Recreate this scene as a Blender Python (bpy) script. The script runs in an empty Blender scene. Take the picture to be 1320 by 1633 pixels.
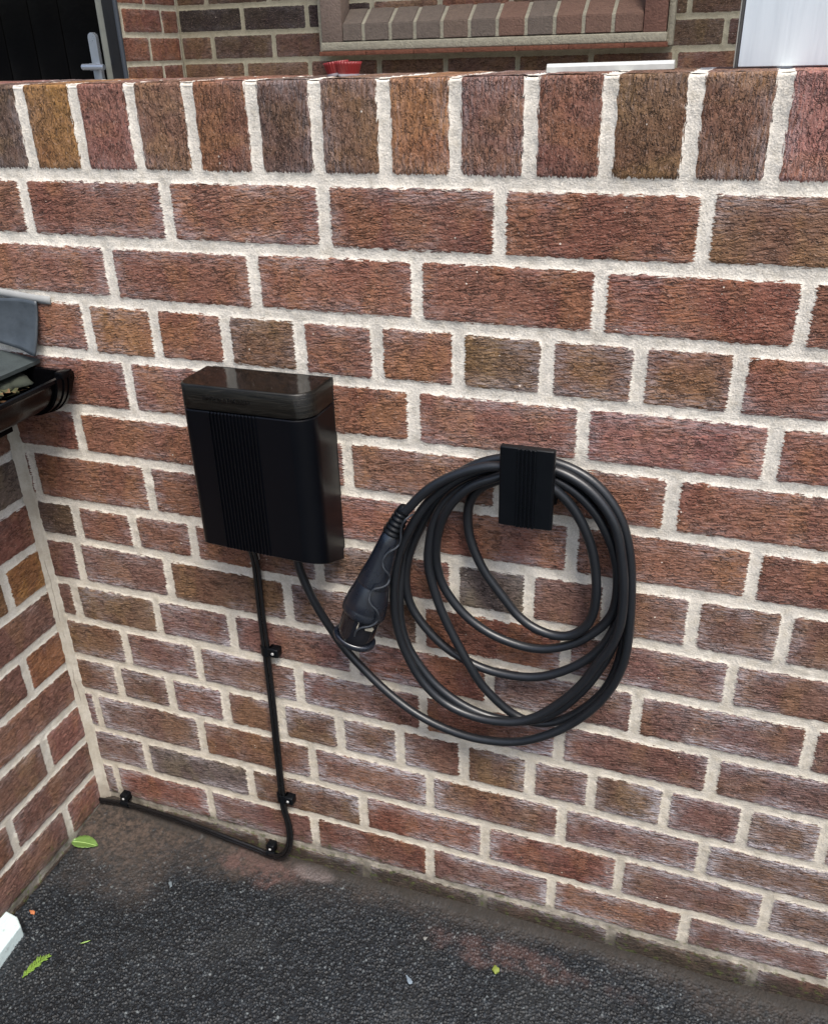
import bpy, bmesh, math, random
import numpy as np
from mathutils import Vector, Matrix
random.seed(7); RNG = np.random.RandomState(11)
sc = bpy.context.scene
# ------------------------------------------------------------------ camera
FPX, W0, H0 = 1403.6, 1320.0, 1633.0
YAW, PITCH, ROLL = -0.35204, -0.48270, -0.02830
CAM = np.array([1.13595, -1.05214, 0.30402])
cy_, sy_, cp_, sp_ = math.cos(YAW), math.sin(YAW), math.cos(PITCH), math.sin(PITCH)
f_ = np.array([sy_*cp_, cy_*cp_, sp_]); r_ = np.array([cy_, -sy_, 0.]); u_ = np.cross(r_, f_)
cr_, sr_ = math.cos(ROLL), math.sin(ROLL)
R_ = cr_*r_ + sr_*u_; U_ = -sr_*r_ + cr_*u_
cd = bpy.data.cameras.new('camera'); cam = bpy.data.objects.new('camera', cd); sc.collection.objects.link(cam)
cd.sensor_fit = 'HORIZONTAL'; cd.sensor_width = 36.0; cd.lens = FPX/W0*36.0; cd.clip_start = .02; cd.clip_end = 400
M = Matrix.Identity(4)
for i in range(3):
    M[i][0], M[i][1], M[i][2], M[i][3] = R_[i], U_[i], -f_[i], CAM[i]
cam.matrix_world = M
sc.camera = cam
# ------------------------------------------------------------------ world, sun, exposure
SUN_EL, SUN_AZ = math.radians(60), math.radians(140)      # azimuth measured clockwise from +Y
w = bpy.data.worlds.new('World'); sc.world = w; w.use_nodes = True
wn = w.node_tree; bgn = wn.nodes['Background']
sky = wn.nodes.new('ShaderNodeTexSky'); sky.sky_type = 'NISHITA'; sky.sun_disc = False
sky.sun_elevation = SUN_EL; sky.sun_rotation = SUN_AZ; sky.air_density = 1.0; sky.dust_density = 3.5; sky.ozone_density = 1.0
wn.links.new(sky.outputs[0], bgn.inputs[0]); bgn.inputs[1].default_value = .11
sl = bpy.data.lights.new('sun', 'SUN'); sl.energy = 2.1; sl.angle = math.radians(22); sl.color = (1, .96, .90)
so = bpy.data.objects.new('sun', sl); sc.collection.objects.link(so)
d_ = Vector((math.sin(SUN_AZ)*math.cos(SUN_EL), math.cos(SUN_AZ)*math.cos(SUN_EL), math.sin(SUN_EL)))
so.rotation_euler = d_.to_track_quat('Z', 'Y').to_euler()
sc.view_settings.view_transform = 'Standard'; sc.view_settings.look = 'None'
sc.view_settings.exposure = 1.08; sc.view_settings.gamma = 1

def at(px, py, y=0.0, axis=1):
    """a point of the photograph carried out to the plane where it really lies"""
    d = R_*((px-W0/2)/FPX) + U_*(-(py-H0/2)/FPX) + f_
    return CAM + d*((y-CAM[axis])/d[axis])

# ------------------------------------------------------------------ object helpers
def link(o, parent=None):
    sc.collection.objects.link(o)
    if parent is not None: o.parent = parent
    return o
def tag(o, label=None, cat=None, group=None, kind=None):
    if label: o['label'] = label
    if cat: o['category'] = cat
    if group: o['group'] = group
    if kind: o['kind'] = kind
    return o
def thing(name, label, cat, group=None, loc=(0, 0, 0)):
    o = bpy.data.objects.new(name, None); o.location = loc; o.empty_display_size = .05
    link(o); return tag(o, label, cat, group)
def mesh(name, verts, faces, mat, parent=None, smooth=True, org=None):
    """parts are given in world coordinates; org = world location of the parent"""
    verts = np.asarray(verts, float)
    if parent is not None: verts = verts - np.array(parent_world(parent))
    me = bpy.data.meshes.new(name); me.from_pydata(verts.tolist(), [], [tuple(f) for f in faces]); me.update()
    me.materials.append(mat)
    me.polygons.foreach_set('use_smooth', [smooth]*len(me.polygons))
    return link(bpy.data.objects.new(name, me), parent)
def parent_world(o):
    p = Vector((0, 0, 0))
    while o is not None: p = p + o.location; o = o.parent
    return p
class MB:
    """collects bevelled boxes, tubes and rings into one mesh"""
    def __init__(s): s.v = []; s.f = []
    def add(s, v, f):
        n = len(s.v); s.v += [tuple(map(float, q)) for q in v]; s.f += [tuple(i+n for i in q) for q in f]; return s
    def bm(s, b):
        b.verts.ensure_lookup_table(); b.verts.index_update()
        s.add([v.co[:] for v in b.verts], [[v.index for v in f.verts] for f in b.faces]); b.free(); return s
    def box(s, lo, hi, bev=.001, seg=2, rot=None, ctr=None):
        b = bmesh.new(); bmesh.ops.create_cube(b, size=1)
        lo = np.array(lo, float); hi = np.array(hi, float); c = (lo+hi)/2; e = hi-lo
        for v in b.verts: v.co = Vector((v.co.x*e[0], v.co.y*e[1], v.co.z*e[2]))
        if bev > 0: bmesh.ops.bevel(b, geom=b.edges[:]+b.verts[:], offset=min(bev, min(e)*.45), segments=seg, affect='EDGES', profile=.5)
        for v in b.verts:
            if rot is not None: v.co = rot @ v.co
            v.co += Vector(c)
        return s.bm(b)
    def tube(s, pts, rad, n=14, cap=True):
        P = np.array(pts, float); m = len(P); rad = np.broadcast_to(rad, (m,))
        T = np.gradient(P, axis=0); T /= np.linalg.norm(T, axis=1)[:, None]
        a = np.array([0, 0, 1.]) if abs(T[0][2]) < .9 else np.array([1., 0, 0])
        N = np.cross(T[0], a); N /= np.linalg.norm(N); V = []; F = []
        for i in range(m):
            N = N - T[i]*N.dot(T[i]); N /= np.linalg.norm(N); B = np.cross(T[i], N)
            for k in range(n):
                t = 2*math.pi*k/n; V.append(P[i]+rad[i]*(math.cos(t)*N+math.sin(t)*B))
        for i in range(m-1):
            for k in range(n):
                k2 = (k+1) % n; F.append((i*n+k, i*n+k2, (i+1)*n+k2, (i+1)*n+k))
        if cap: F.append(tuple(range(n-1, -1, -1))); F.append(tuple(range((m-1)*n, m*n)))
        return s.add(V, F)
    def prism(s, prof, X, Y, Z0, Z1, org):
        """closed 2-D outline (a,b) swept: org + a*X + b*Y + z*Z"""
        n = len(prof); X, Y, Z0, Z1, org = [np.array(q, float) for q in (X, Y, Z0, Z1, org)]
        V = [org+a*X+b*Y+Z0 for a, b in prof]+[org+a*X+b*Y+Z1 for a, b in prof]
        F = [(i, (i+1) % n, n+(i+1) % n, n+i) for i in range(n)]+[tuple(range(n-1, -1, -1)), tuple(range(n, 2*n))]
        return s.add(V, F)
    def build(s, name, mat, parent=None, smooth=True, auto=35):
        b = bmesh.new(); me = bpy.data.meshes.new(name)
        o = np.array(parent_world(parent)) if parent is not None else np.zeros(3)
        me.from_pydata((np.array(s.v)-o).tolist(), [], s.f); b.from_mesh(me)
        bmesh.ops.recalc_face_normals(b, faces=b.faces[:])
        if smooth:
            for e in b.edges:
                e.smooth = not (len(e.link_faces) == 2 and e.calc_face_angle(0) > math.radians(auto))
            for f in b.faces: f.smooth = True
        b.to_mesh(me); b.free(); me.materials.append(mat)
        return link(bpy.data.objects.new(name, me), parent)
def crom(pts, step=6):
    P = np.array(pts, float); P = np.vstack([2*P[0]-P[1], P, 2*P[-1]-P[-2]]); out = []
    for i in range(1, len(P)-2):
        a, b, c, d = P[i-1:i+3]
        t0 = 0; t1 = t0+max(np.linalg.norm(b-a), 1e-6)**.5; t2 = t1+max(np.linalg.norm(c-b), 1e-6)**.5; t3 = t2+max(np.linalg.norm(d-c), 1e-6)**.5
        for k in range(step):
            t = t1+(t2-t1)*k/step
            A1 = (t1-t)/(t1-t0)*a+(t-t0)/(t1-t0)*b; A2 = (t2-t)/(t2-t1)*b+(t-t1)/(t2-t1)*c; A3 = (t3-t)/(t3-t2)*c+(t-t2)/(t3-t2)*d
            B1 = (t2-t)/(t2-t0)*A1+(t-t0)/(t2-t0)*A2; B2 = (t3-t)/(t3-t1)*A2+(t-t1)/(t3-t1)*A3
            out.append((t2-t)/(t2-t1)*B1+(t-t1)/(t2-t1)*B2)
    out.append(P[-2]); return np.array(out)
def smooth_path(P, it=6):
    P = np.array(P, float)
    for _ in range(it): P[1:-1] = .25*P[:-2]+.5*P[1:-1]+.25*P[2:]
    return P

# ------------------------------------------------------------------ noise
def vnoise(x, y, seed=0):
    xi = np.floor(x).astype(np.int64); yi = np.floor(y).astype(np.int64); xf = x-xi; yf = y-yi
    def h(a, b):
        n = (a*374761393+b*668265263+seed*974634777) & 0x7fffffff
        n = ((n ^ (n >> 13))*1274126177) & 0x7fffffff
        return ((n ^ (n >> 16)) & 0xffff)/65535.0
    u = xf*xf*(3-2*xf); v = yf*yf*(3-2*yf)
    return (h(xi, yi)*(1-u)+h(xi+1, yi)*u)*(1-v)+(h(xi, yi+1)*(1-u)+h(xi+1, yi+1)*u)*v
def fbm(x, y, seed=0, o=4):
    s = 0; a = .5; t = 0
    for i in range(o): s = s+a*vnoise(x*2**i, y*2**i, seed+i*17); t += a; a *= .5
    return s/t
def sstep(a, b, x):
    t = np.clip((x-a)/(b-a), 0, 1); return t*t*(3-2*t)

# ------------------------------------------------------------------ node materials
class NT:
    def __init__(s, name):
        s.m = bpy.data.materials.new(name); s.m.use_nodes = True; s.t = s.m.node_tree; s.b = s.t.nodes['Principled BSDF']
    def n(s, typ, ins={}, **kw):
        nd = s.t.nodes.new('ShaderNode'+typ)
        for k, v in kw.items(): setattr(nd, k, v)
        for k, v in ins.items(): s.set(nd.inputs[k], v)
        return nd
    def set(s, sock, v):
        if isinstance(v, bpy.types.NodeSocket): s.t.links.new(v, sock)
        elif isinstance(v, (tuple, list)) and len(v) == 3 and sock.type == 'RGBA': sock.default_value = (*v, 1)
        else: sock.default_value = v
    def math(s, op, a, b=0., c=0., clamp=False):
        nd = s.n('Math', {0: a, 1: b, 2: c}, operation=op); nd.use_clamp = clamp; return nd.outputs[0]
    def mr(s, v, a, b, c=0., d=1.): return s.n('MapRange', {0: v, 1: a, 2: b, 3: c, 4: d}, interpolation_type='SMOOTHSTEP').outputs[0]
    def mix(s, f, a, b, bt='MIX'):
        nd = s.n('Mix', data_type='RGBA', blend_type=bt); s.set(nd.inputs[0], f); s.set(nd.inputs[6], a); s.set(nd.inputs[7], b); return nd.outputs[2]
    def noise(s, vec, scale, det=3., rough=.55, dist=0.):
        return s.n('TexNoise', {'Vector': vec, 'Scale': scale, 'Detail': det, 'Roughness': rough, 'Distortion': dist}).outputs[0]
    def vmul(s, v, k): return s.n('VectorMath', {0: v, 1: k}, operation='MULTIPLY').outputs[0]
    def attr(s, nm, out='Fac'): return s.n('Attribute', attribute_name=nm).outputs[out]
    def obj(s): return s.n('TexCoord').outputs['Object']
    def pos(s): return s.n('NewGeometry').outputs['Position']
    def out(s, **kw):
        for k, v in kw.items(): s.set(s.b.inputs[k.replace('_', ' ')], v)
        return s.m
    def bump(s, h, dist, st=1.): return s.n('Bump', {'Height': h, 'Distance': dist, 'Strength': st}).outputs[0]

def brick_material(name, mortar=(.65, .605, .53), dirt_z=None, bloom=.5, jag=.0072, bright=1.0, spots=1.0):
    t = NT(name); uv = t.attr('buv', 'Vector'); sd = t.attr('sd'); col = t.attr('bcol', 'Color'); P = t.pos()
    # creases of the wire-dragged face, running along each brick
    warp = t.noise(t.vmul(uv, (35., 60., 1.)), 1., 2.)
    wv = t.n('VectorMath', {0: uv, 1: t.n('CombineXYZ', {1: t.math('MULTIPLY', t.math('SUBTRACT', warp, .5), .0075)}).outputs[0]}, operation='ADD').outputs[0]
    wn2 = t.noise(t.vmul(uv, (140., 200., 4.)), 1., 3., .6)
    wv2 = t.n('VectorMath', {0: t.vmul(wv, (60., 238., 1.)), 1: t.n('CombineXYZ', {0: t.math('MULTIPLY', t.math('SUBTRACT', wn2, .5), 2.6), 1: t.math('MULTIPLY', t.math('SUBTRACT', wn2, .5), 2.3)}).outputs[0]}, operation='ADD').outputs[0]
    vor = t.n('TexVoronoi', {'Vector': wv2, 'Scale': 1., 'Randomness': .95}, feature='DISTANCE_TO_EDGE').outputs['Distance']
    brk = t.math('MULTIPLY', t.mr(t.noise(t.vmul(uv, (70., 120., 9.)), 1., 2.), .42, .60), t.mr(t.noise(t.vmul(uv, (19., 30., 7.)), 1., 3.), .36, .60, .12, 1.))
    crease = t.math('SUBTRACT', 1., t.math('MULTIPLY', t.mr(vor, 0., .13, 1., 0.), brk))
    plate = t.mr(vor, 0., .45)
    c2 = t.noise(t.vmul(wv, (75., 190., 3.)), 1., 3., .6)
    grain = t.noise(P, 900., 2.)
    # ragged edge between brick and mortar
    jn = t.noise(t.vmul(wv, (75., 420., 1.)), 1., 3., .7)
    e = t.math('ADD', sd, t.math('MULTIPLY', t.math('SUBTRACT', jn, .5), jag*2))
    m = t.mr(e, -.0004, .0007)
    # brick colour
    patch = t.noise(t.vmul(uv, (16., 9., 1.)), 1., 3., .55)
    fine = t.noise(t.vmul(uv, (90., 140., 1.)), 1., 4., .65)
    c = t.mix(t.mr(patch, .42, .64), col, t.mix(1., col, (.88, .80, .82), 'MULTIPLY'))
    pt2 = t.noise(t.vmul(uv, (13., 6., 5.)), 1.7, 2.)
    c = t.mix(t.mr(pt2, .46, .62, 0., .75), c, t.mix(1., col, (1.16, 1.17, .92), 'MULTIPLY'))
    k = t.math('MULTIPLY_ADD', fine, 1.3, .38*bright)
    c = t.mix(1., c, t.n('CombineColor', {0: k, 1: k, 2: k}).outputs[0], 'MULTIPLY')
    c = t.mix(t.math('MULTIPLY', t.math('SUBTRACT', 1., crease), .45), c, (.030, .020, .016))
    fk = t.noise(t.vmul(uv, (300., 420., 2.)), 1., 3., .7)
    c = t.mix(t.mr(fk, .57, .70, 0., .5), c, (.46, .33, .27))
    pk = t.noise(t.vmul(uv, (210., 330., 6.)), 1., 2.5, .65)
    pit = t.mr(pk, .40, .31, 0., .8); c = t.mix(pit, c, (.030, .018, .014))
    # lime bloom left on the faces, mostly near the joints
    bl = t.noise(P, 5.5, 3., .6); br = t.noise(t.vmul(uv, (60., 380., 1.)), 1., 3., .7)
    near = t.mr(sd, .002, .026, 1., .2)
    bf = t.math('MULTIPLY', t.math('MULTIPLY', t.mr(bl, .38, .62), near), t.mr(br, .34, .66, 0., bloom))
    if dirt_z is not None:
        zz = t.n('SeparateXYZ', {0: P}).outputs[2]; bf = t.math('MULTIPLY', bf, t.mr(zz, -.25, -.80, .55, 1.65), clamp=True)
    c = t.mix(bf, c, (.42, .385, .40))
    vs = t.n('TexVoronoi', {'Vector': t.vmul(P, (1., 1., 1.)), 'Scale': 70.}, feature='F1')
    sv = t.math('MULTIPLY', t.math('LESS_THAN', vs.outputs['Distance'], .085), t.math('GREATER_THAN', t.n('SeparateColor', {0: vs.outputs['Color']}).outputs[0], 1.-.16*spots))
    c = t.mix(t.math('MULTIPLY', sv, .85), c, (.62, .56, .48))
    # mortar
    mn = t.noise(P, 14., 4., .6); mg = t.noise(P, 420., 3., .7); mp = t.noise(P, 60., 3., .6)
    mc = t.mix(t.mr(mn, .35, .7), tuple(mortar), tuple(q*.80 for q in mortar))
    mc = t.mix(t.mr(mp, .46, .70, 0., .5), mc, tuple(q*.62*s_ for q, s_ in zip(mortar, (1.02, .98, .9))))
    kk = t.math('MULTIPLY_ADD', mg, 1.25, .36)
    mc = t.mix(1., mc, t.n('CombineColor', {0: kk, 1: kk, 2: kk}).outputs[0], 'MULTIPLY')
    mc = t.mix(t.mr(sd, -.0062, -.001, 0., .22), mc, tuple(min(.86, q*1.2) for q in mortar))
    md_ = t.n('TexVoronoi', {'Vector': P, 'Scale': 210.}, feature='F1').outputs['Distance']
    mc = t.mix(t.math('MULTIPLY', t.mr(md_, .16, .08), t.mr(mp, .45, .6, 0., .5)), mc, tuple(q*.42 for q in mortar))
    if dirt_z is not None:
        zq = t.n('SeparateXYZ', {0: P}).outputs[2]
        mc = t.mix(t.math('MULTIPLY', t.mr(t.math('ADD', zq, t.math('MULTIPLY', mn, .5)), .15, -.45), t.mr(mp, .25, .75, .25, .75)), mc, tuple(q*k_ for q, k_ in zip(mortar, (.76, .73, .66))))
    c = t.mix(m, mc, c)
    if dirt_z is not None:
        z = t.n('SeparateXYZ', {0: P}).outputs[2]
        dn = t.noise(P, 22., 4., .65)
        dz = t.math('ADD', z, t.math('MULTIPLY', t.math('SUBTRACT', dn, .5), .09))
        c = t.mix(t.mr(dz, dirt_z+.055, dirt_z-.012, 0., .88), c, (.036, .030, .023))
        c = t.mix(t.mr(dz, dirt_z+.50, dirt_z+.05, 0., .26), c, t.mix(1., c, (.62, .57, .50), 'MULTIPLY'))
        mo = t.math('MULTIPLY', t.mr(dz, dirt_z+.065, dirt_z+.01), t.mr(t.noise(P, 90., 3.), .54, .66, 0., .6))
        c = t.mix(mo, c, (.075, .095, .025))
    hb = t.math('ADD', t.math('MULTIPLY', crease, .7), t.math('ADD', t.math('MULTIPLY', plate, .28), t.math('MULTIPLY', fine, .5)))
    hb = t.math('ADD', hb, t.math('MULTIPLY', grain, .12))
    hm = t.math('ADD', t.math('MULTIPLY', mg, .32), t.math('ADD', t.math('MULTIPLY', mp, .45), .95))
    hb = t.math('SUBTRACT', t.math('ADD', hb, t.math('MULTIPLY', c2, .6)), t.math('MULTIPLY', pit, .5))
    h = t.n('Mix', {0: m, 2: hm, 3: hb}, data_type='FLOAT').outputs[0]
    return t.out(Base_Color=c, Roughness=.88, Normal=t.bump(h, .0034, 1.), Specular_IOR_Level=.25)

def plain(name, col, rough=.5, spec=.5, bump=None, var=0., metal=0., coat=0., vscale=30.):
    t = NT(name); P = t.obj(); kw = dict(Roughness=rough, Specular_IOR_Level=spec, Metallic=metal, Coat_Weight=coat)
    if var:
        n = t.noise(P, vscale, 4., .6); k = t.math('MULTIPLY_ADD', n, 2*var, 1-var)
        c = t.mix(1., col, t.n('CombineColor', {0: k, 1: k, 2: k}).outputs[0], 'MULTIPLY')
        kw['Roughness'] = t.math('MULTIPLY_ADD', n, .25, rough-.12, clamp=True)
    else: c = col
    if bump: kw['Normal'] = t.bump(t.noise(P, bump[0], 3.), bump[1])
    return t.out(Base_Color=c, **kw)

BK = dict(R=(.222, .098, .062), Q=(.190, .083, .056), P=(.238, .112, .080), O=(.280, .135, .058), B=(.188, .102, .062), D=(.120, .070, .046),
          L=(.176, .094, .050), S=(.32, .140, .105), G=(.145, .112, .094), V=(.176, .090, .066), K=(.045, .031, .028), U=(.172, .094, .060))

def tile_grid(name, org, U, V, N, us, vs, bricks, mat, parent, amp=.0021, wob=.0035, seed=0, bulge=0.0):
    org, U, V, N = [np.array(q, float) for q in (org, U, V, N)]
    us = np.asarray(us); vs = np.asarray(vs); uu, vv = np.meshgrid(us, vs)
    nv, nu = uu.shape; sd = np.full(uu.shape, -.02); col = np.zeros(uu.shape+(3,)); buv = np.zeros(uu.shape+(3,))
    best = np.full(uu.shape, -1e9)
    for bi, b in enumerate(bricks):
        u0, u1, vb, vt = b['u0'], b['u1'], b['vb'], b['vt']     # vb, vt = (a, slope) lines
        vm0 = min(vb[0]+vb[1]*u0, vb[0]+vb[1]*u1)-.012; vm1 = max(vt[0]+vt[1]*u0, vt[0]+vt[1]*u1)+.012
        i0, i1 = np.searchsorted(us, [u0-.012, u1+.012]); j0, j1 = np.searchsorted(vs, [vm0, vm1])
        if i1 <= i0 or j1 <= j0: continue
        sl_ = (slice(j0, j1), slice(i0, i1)); a = uu[sl_]; c = vv[sl_]
        dx = np.minimum(a-u0, u1-a); dy = np.minimum(c-(vb[0]+vb[1]*a), (vt[0]+vt[1]*a)-c)
        k = .004; qx = np.maximum(k-dx, 0); qy = np.maximum(k-dy, 0)
        d = np.where((dx < k) & (dy < k), k-np.hypot(qx, qy), np.minimum(dx, dy))
        up = d > best[sl_]
        best[sl_] = np.where(up, d, best[sl_]); sd[sl_] = np.where(up, d, sd[sl_])
        rr = RNG.uniform(.92, 1.08); cc = np.array(BK[b['c']])*(.89, .90, .93)*rr*RNG.uniform(.95, 1.05, 3)
        col[sl_] = np.where(up[..., None], cc, col[sl_])
        L_, H_ = (a-u0, c-(vb[0]+vb[1]*a)); q = np.stack([H_, L_] if b.get('rot') else [L_, H_], -1)
        q = np.concatenate([q+RNG.uniform(-5, 5), np.full(q.shape[:2]+(1,), RNG.uniform(0, 40))], -1)
        buv[sl_] = np.where(up[..., None], q, buv[sl_])
    m = sstep(-.0035, .0035, sd+(fbm(uu*160, vv*160, seed)-.5)*.006)
    h = m*amp+(fbm(uu*9, vv*9, seed+3)-.5)*wob+(fbm(uu*70, vv*70, seed+5)-.5)*.0018
    P = org+uu[..., None]*U+vv[..., None]*V+(h+bulge)[..., None]*N
    if parent is not None: P = P-np.array(parent_world(parent))
    idx = np.arange(nu*nv).reshape(nv, nu)
    F = np.stack([idx[:-1, :-1], idx[:-1, 1:], idx[1:, 1:], idx[1:, :-1]], -1).reshape(-1, 4)
    if np.dot(np.cross(U, V), N) < 0: F = F[:, ::-1]
    me = bpy.data.meshes.new(name)
    me.vertices.add(nu*nv); me.vertices.foreach_set('co', P.reshape(-1).astype(np.float32))
    me.loops.add(F.size); me.loops.foreach_set('vertex_index', F.reshape(-1).astype(np.int32))
    me.polygons.add(len(F)); me.polygons.foreach_set('loop_start', np.arange(0, F.size, 4, dtype=np.int32))
    me.polygons.foreach_set('use_smooth', np.ones(len(F), bool)); me.update()
    me.attributes.new('sd', 'FLOAT', 'POINT').data.foreach_set('value', sd.reshape(-1).astype(np.float32))
    me.attributes.new('buv', 'FLOAT_VECTOR', 'POINT').data.foreach_set('vector', buv.reshape(-1).astype(np.float32))
    ca = me.attributes.new('bcol', 'FLOAT_COLOR', 'POINT')
    ca.data.foreach_set('color', np.concatenate([col, np.ones(col.shape[:2]+(1,))], -1).reshape(-1).astype(np.float32))
    me.materials.append(mat)
    return link(bpy.data.objects.new(name, me), parent)

# ================================================================== GARDEN WALL
BEDS = {0: (0.1638, 0.0009), 1: (0.0776, -0.0003), 2: (-0.007, -0.003), 3: (-0.0919, -0.0025), 4: (-0.1834, 0.0045), 5: (-0.2635, -0.001), 6: (-0.3589, 0.0079), 7: (-0.4313, -0.0078), 8: (-0.5215, -0.0033), 9: (-0.6043, -0.0068), 10: (-0.6913, -0.0042), 11: (-0.7746, -0.0078), 12: (-0.8701, 0.0033), 13: (-0.9575, 0.0029), 14: (-1.0494, 0.0123), 15: (-1.135, .004)}
SOLD = [0.2048, 0.2916, 0.3799, 0.4652, 0.554, 0.639, 0.7268, 0.8133, 0.9019, 0.9871, 1.0752, 1.1601]
PERP = {1: [0.178, 0.41, 0.64, 0.869, 1.101], 2: [0.301, 0.532, 0.762, 0.991, 1.216], 3: [0.243, 0.361, 0.476, 0.591, 0.704, 0.817, 0.932, 1.045, 1.159], 4: [0.299, .525, 0.754, 0.982, 1.21], 5: [0.185, .418, 0.651, 0.874, 1.101], 6: [0.3, .53, 0.76, 0.978, 1.212], 7: [0.138, 0.253, 0.366, 0.478, 0.59, 0.701, 0.81, 0.921, 1.033, 1.147, 1.263], 8: [0.124, 0.304, 0.531, 0.755, 0.98, 1.208], 9: [0.096, 0.267, 0.416, 0.639, 0.865, 1.087, 1.323], 10: [0.184, 0.337, 0.533, 0.756, 0.979, 1.206], 11: [0.151, 0.264, 0.379, 0.491, 0.603, 0.714, 0.825, 0.936, 1.034, 1.147, 1.262, 1.371], 12: [0.082, 0.316, 0.543, 0.765, 0.991, 1.213], 13: [0.179, 0.408, 0.637, 0.863, 1.091, 1.318], 14: [0.089, 0.308, 0.534, 0.762, 0.983, 1.205], 15: [.18, 0.412, 0.635, 0.861, 1.091, 1.32]}
HEAD = (3, 7, 11); X0, X1 = -1.10, 2.3
COL = {1: 'RQRRRQRBRQR', 2: 'QRRRRQRRPQ', 3: 'QRRQRORLRRLLLRQRRQ', 4: 'RRRRRPPRRQR', 5: 'QRRRQRRRRQR', 6: 'RQRQRRRQRQR', 7: 'RRRRDRQRUURGVUUVRR', 8: 'QRVVUURVVQR', 9: 'RRVUVVQVVVR', 10: 'RVBVVVQVVQR', 11: 'RRUUBUVUUUUBVUVURQ', 12: 'RRVVUQUVUQR', 13: 'RUVGURQVUVR', 14: 'RRURVQVRVQR', 15: 'RUURUUQUVUR'}
def extend(ps, pit):
    ps = list(ps)
    while ps[0] > X0-pit: ps.insert(0, ps[0]-pit)
    while ps[-1] < X1+pit: ps.append(ps[-1]+pit)
    return ps
bricks = []
HB, HP = .0079, .0083
for c in range(1, 16):
    n0 = None; ps = extend(PERP[c], .1135 if c in HEAD else .228); first = min(range(len(ps)), key=lambda i: abs(ps[i]-PERP[c][0]))
    t_, b_ = BEDS[c-1], BEDS[c]
    for i in range(len(ps)-1):
        k = i-first+ (5 if c in HEAD else 3); s = COL[c]; ch = s[k % len(s)]
        j = RNG.uniform(-.0013, .0013, 4)
        u0 = ps[i]+HP+j[0]; u1 = ps[i+1]-HP+j[1]
        bricks.append(dict(u0=u0, u1=u1, vb=(b_[0]+HB+j[2], b_[1]), vt=(t_[0]-HB+j[3], t_[1]), c=ch))
MAT_WALL = brick_material('weathered_red_brick', dirt_z=-1.062, bloom=.85)
MAT_CAP = brick_material('coping_brick', dirt_z=None, bloom=.35, jag=.006, spots=.6)
wall = thing('garden_wall', 'low red-brown brick wall with thick pale mortar and a brick-on-edge top, behind the charger', 'wall', loc=(.8, .1, -1.09))
def axis(segs):
    out = [segs[0][0]]
    for a, b, st in segs: out += list(np.linspace(a, b, max(2, int(round((b-a)/st))+1))[1:])
    return np.array(out)
US = axis([(X0, -.3, .012), (-.3, .03, .006), (.03, 1.40, .0026), (1.40, X1, .008)])
ZB = BEDS[0][0]+.0006
tile_grid('brickwork', (0, 0, 0), (1, 0, 0), (0, 0, 1), (0, -1, 0), US, axis([(-1.12, ZB, .0026)]), bricks, MAT_WALL, wall, seed=1)
sp = extend(SOLD, .0868); TOP = .2765; sb = []; tb = []
fs = min(range(len(sp)), key=lambda i: abs(sp[i]-SOLD[0])); CS = 'RBPDOPBRDUOVQLBSRBQ'
for i in range(len(sp)-1):
    ch = CS[(i-fs+4) % len(CS)]; j = RNG.uniform(-.001, .001, 3)
    sb.append(dict(u0=sp[i]+.0078+j[0], u1=sp[i+1]-.0078+j[1], vb=(BEDS[0][0]+.0095, 0), vt=(TOP-.0005, 0), c=ch, rot=1))
    tb.append(dict(u0=sp[i]+.0078+j[0], u1=sp[i+1]-.0078+j[1], vb=(.0005, 0), vt=(.205, 0), c=ch, rot=1))
cop = tile_grid('coping', (0, 0, 0), (1, 0, 0), (0, 0, 1), (0, -1, 0), US, axis([(ZB, TOP-.004, .0026)]), sb, MAT_CAP, wall, seed=1)
# rounded front arris and top of the coping
tile_grid('coping_top', (0, .0, TOP), (1, 0, 0), (0, 1, 0), (0, 0, 1), US, axis([(.002, .215, .004)]), tb, MAT_CAP, wall, amp=.0015, wob=.002, seed=9)
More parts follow.
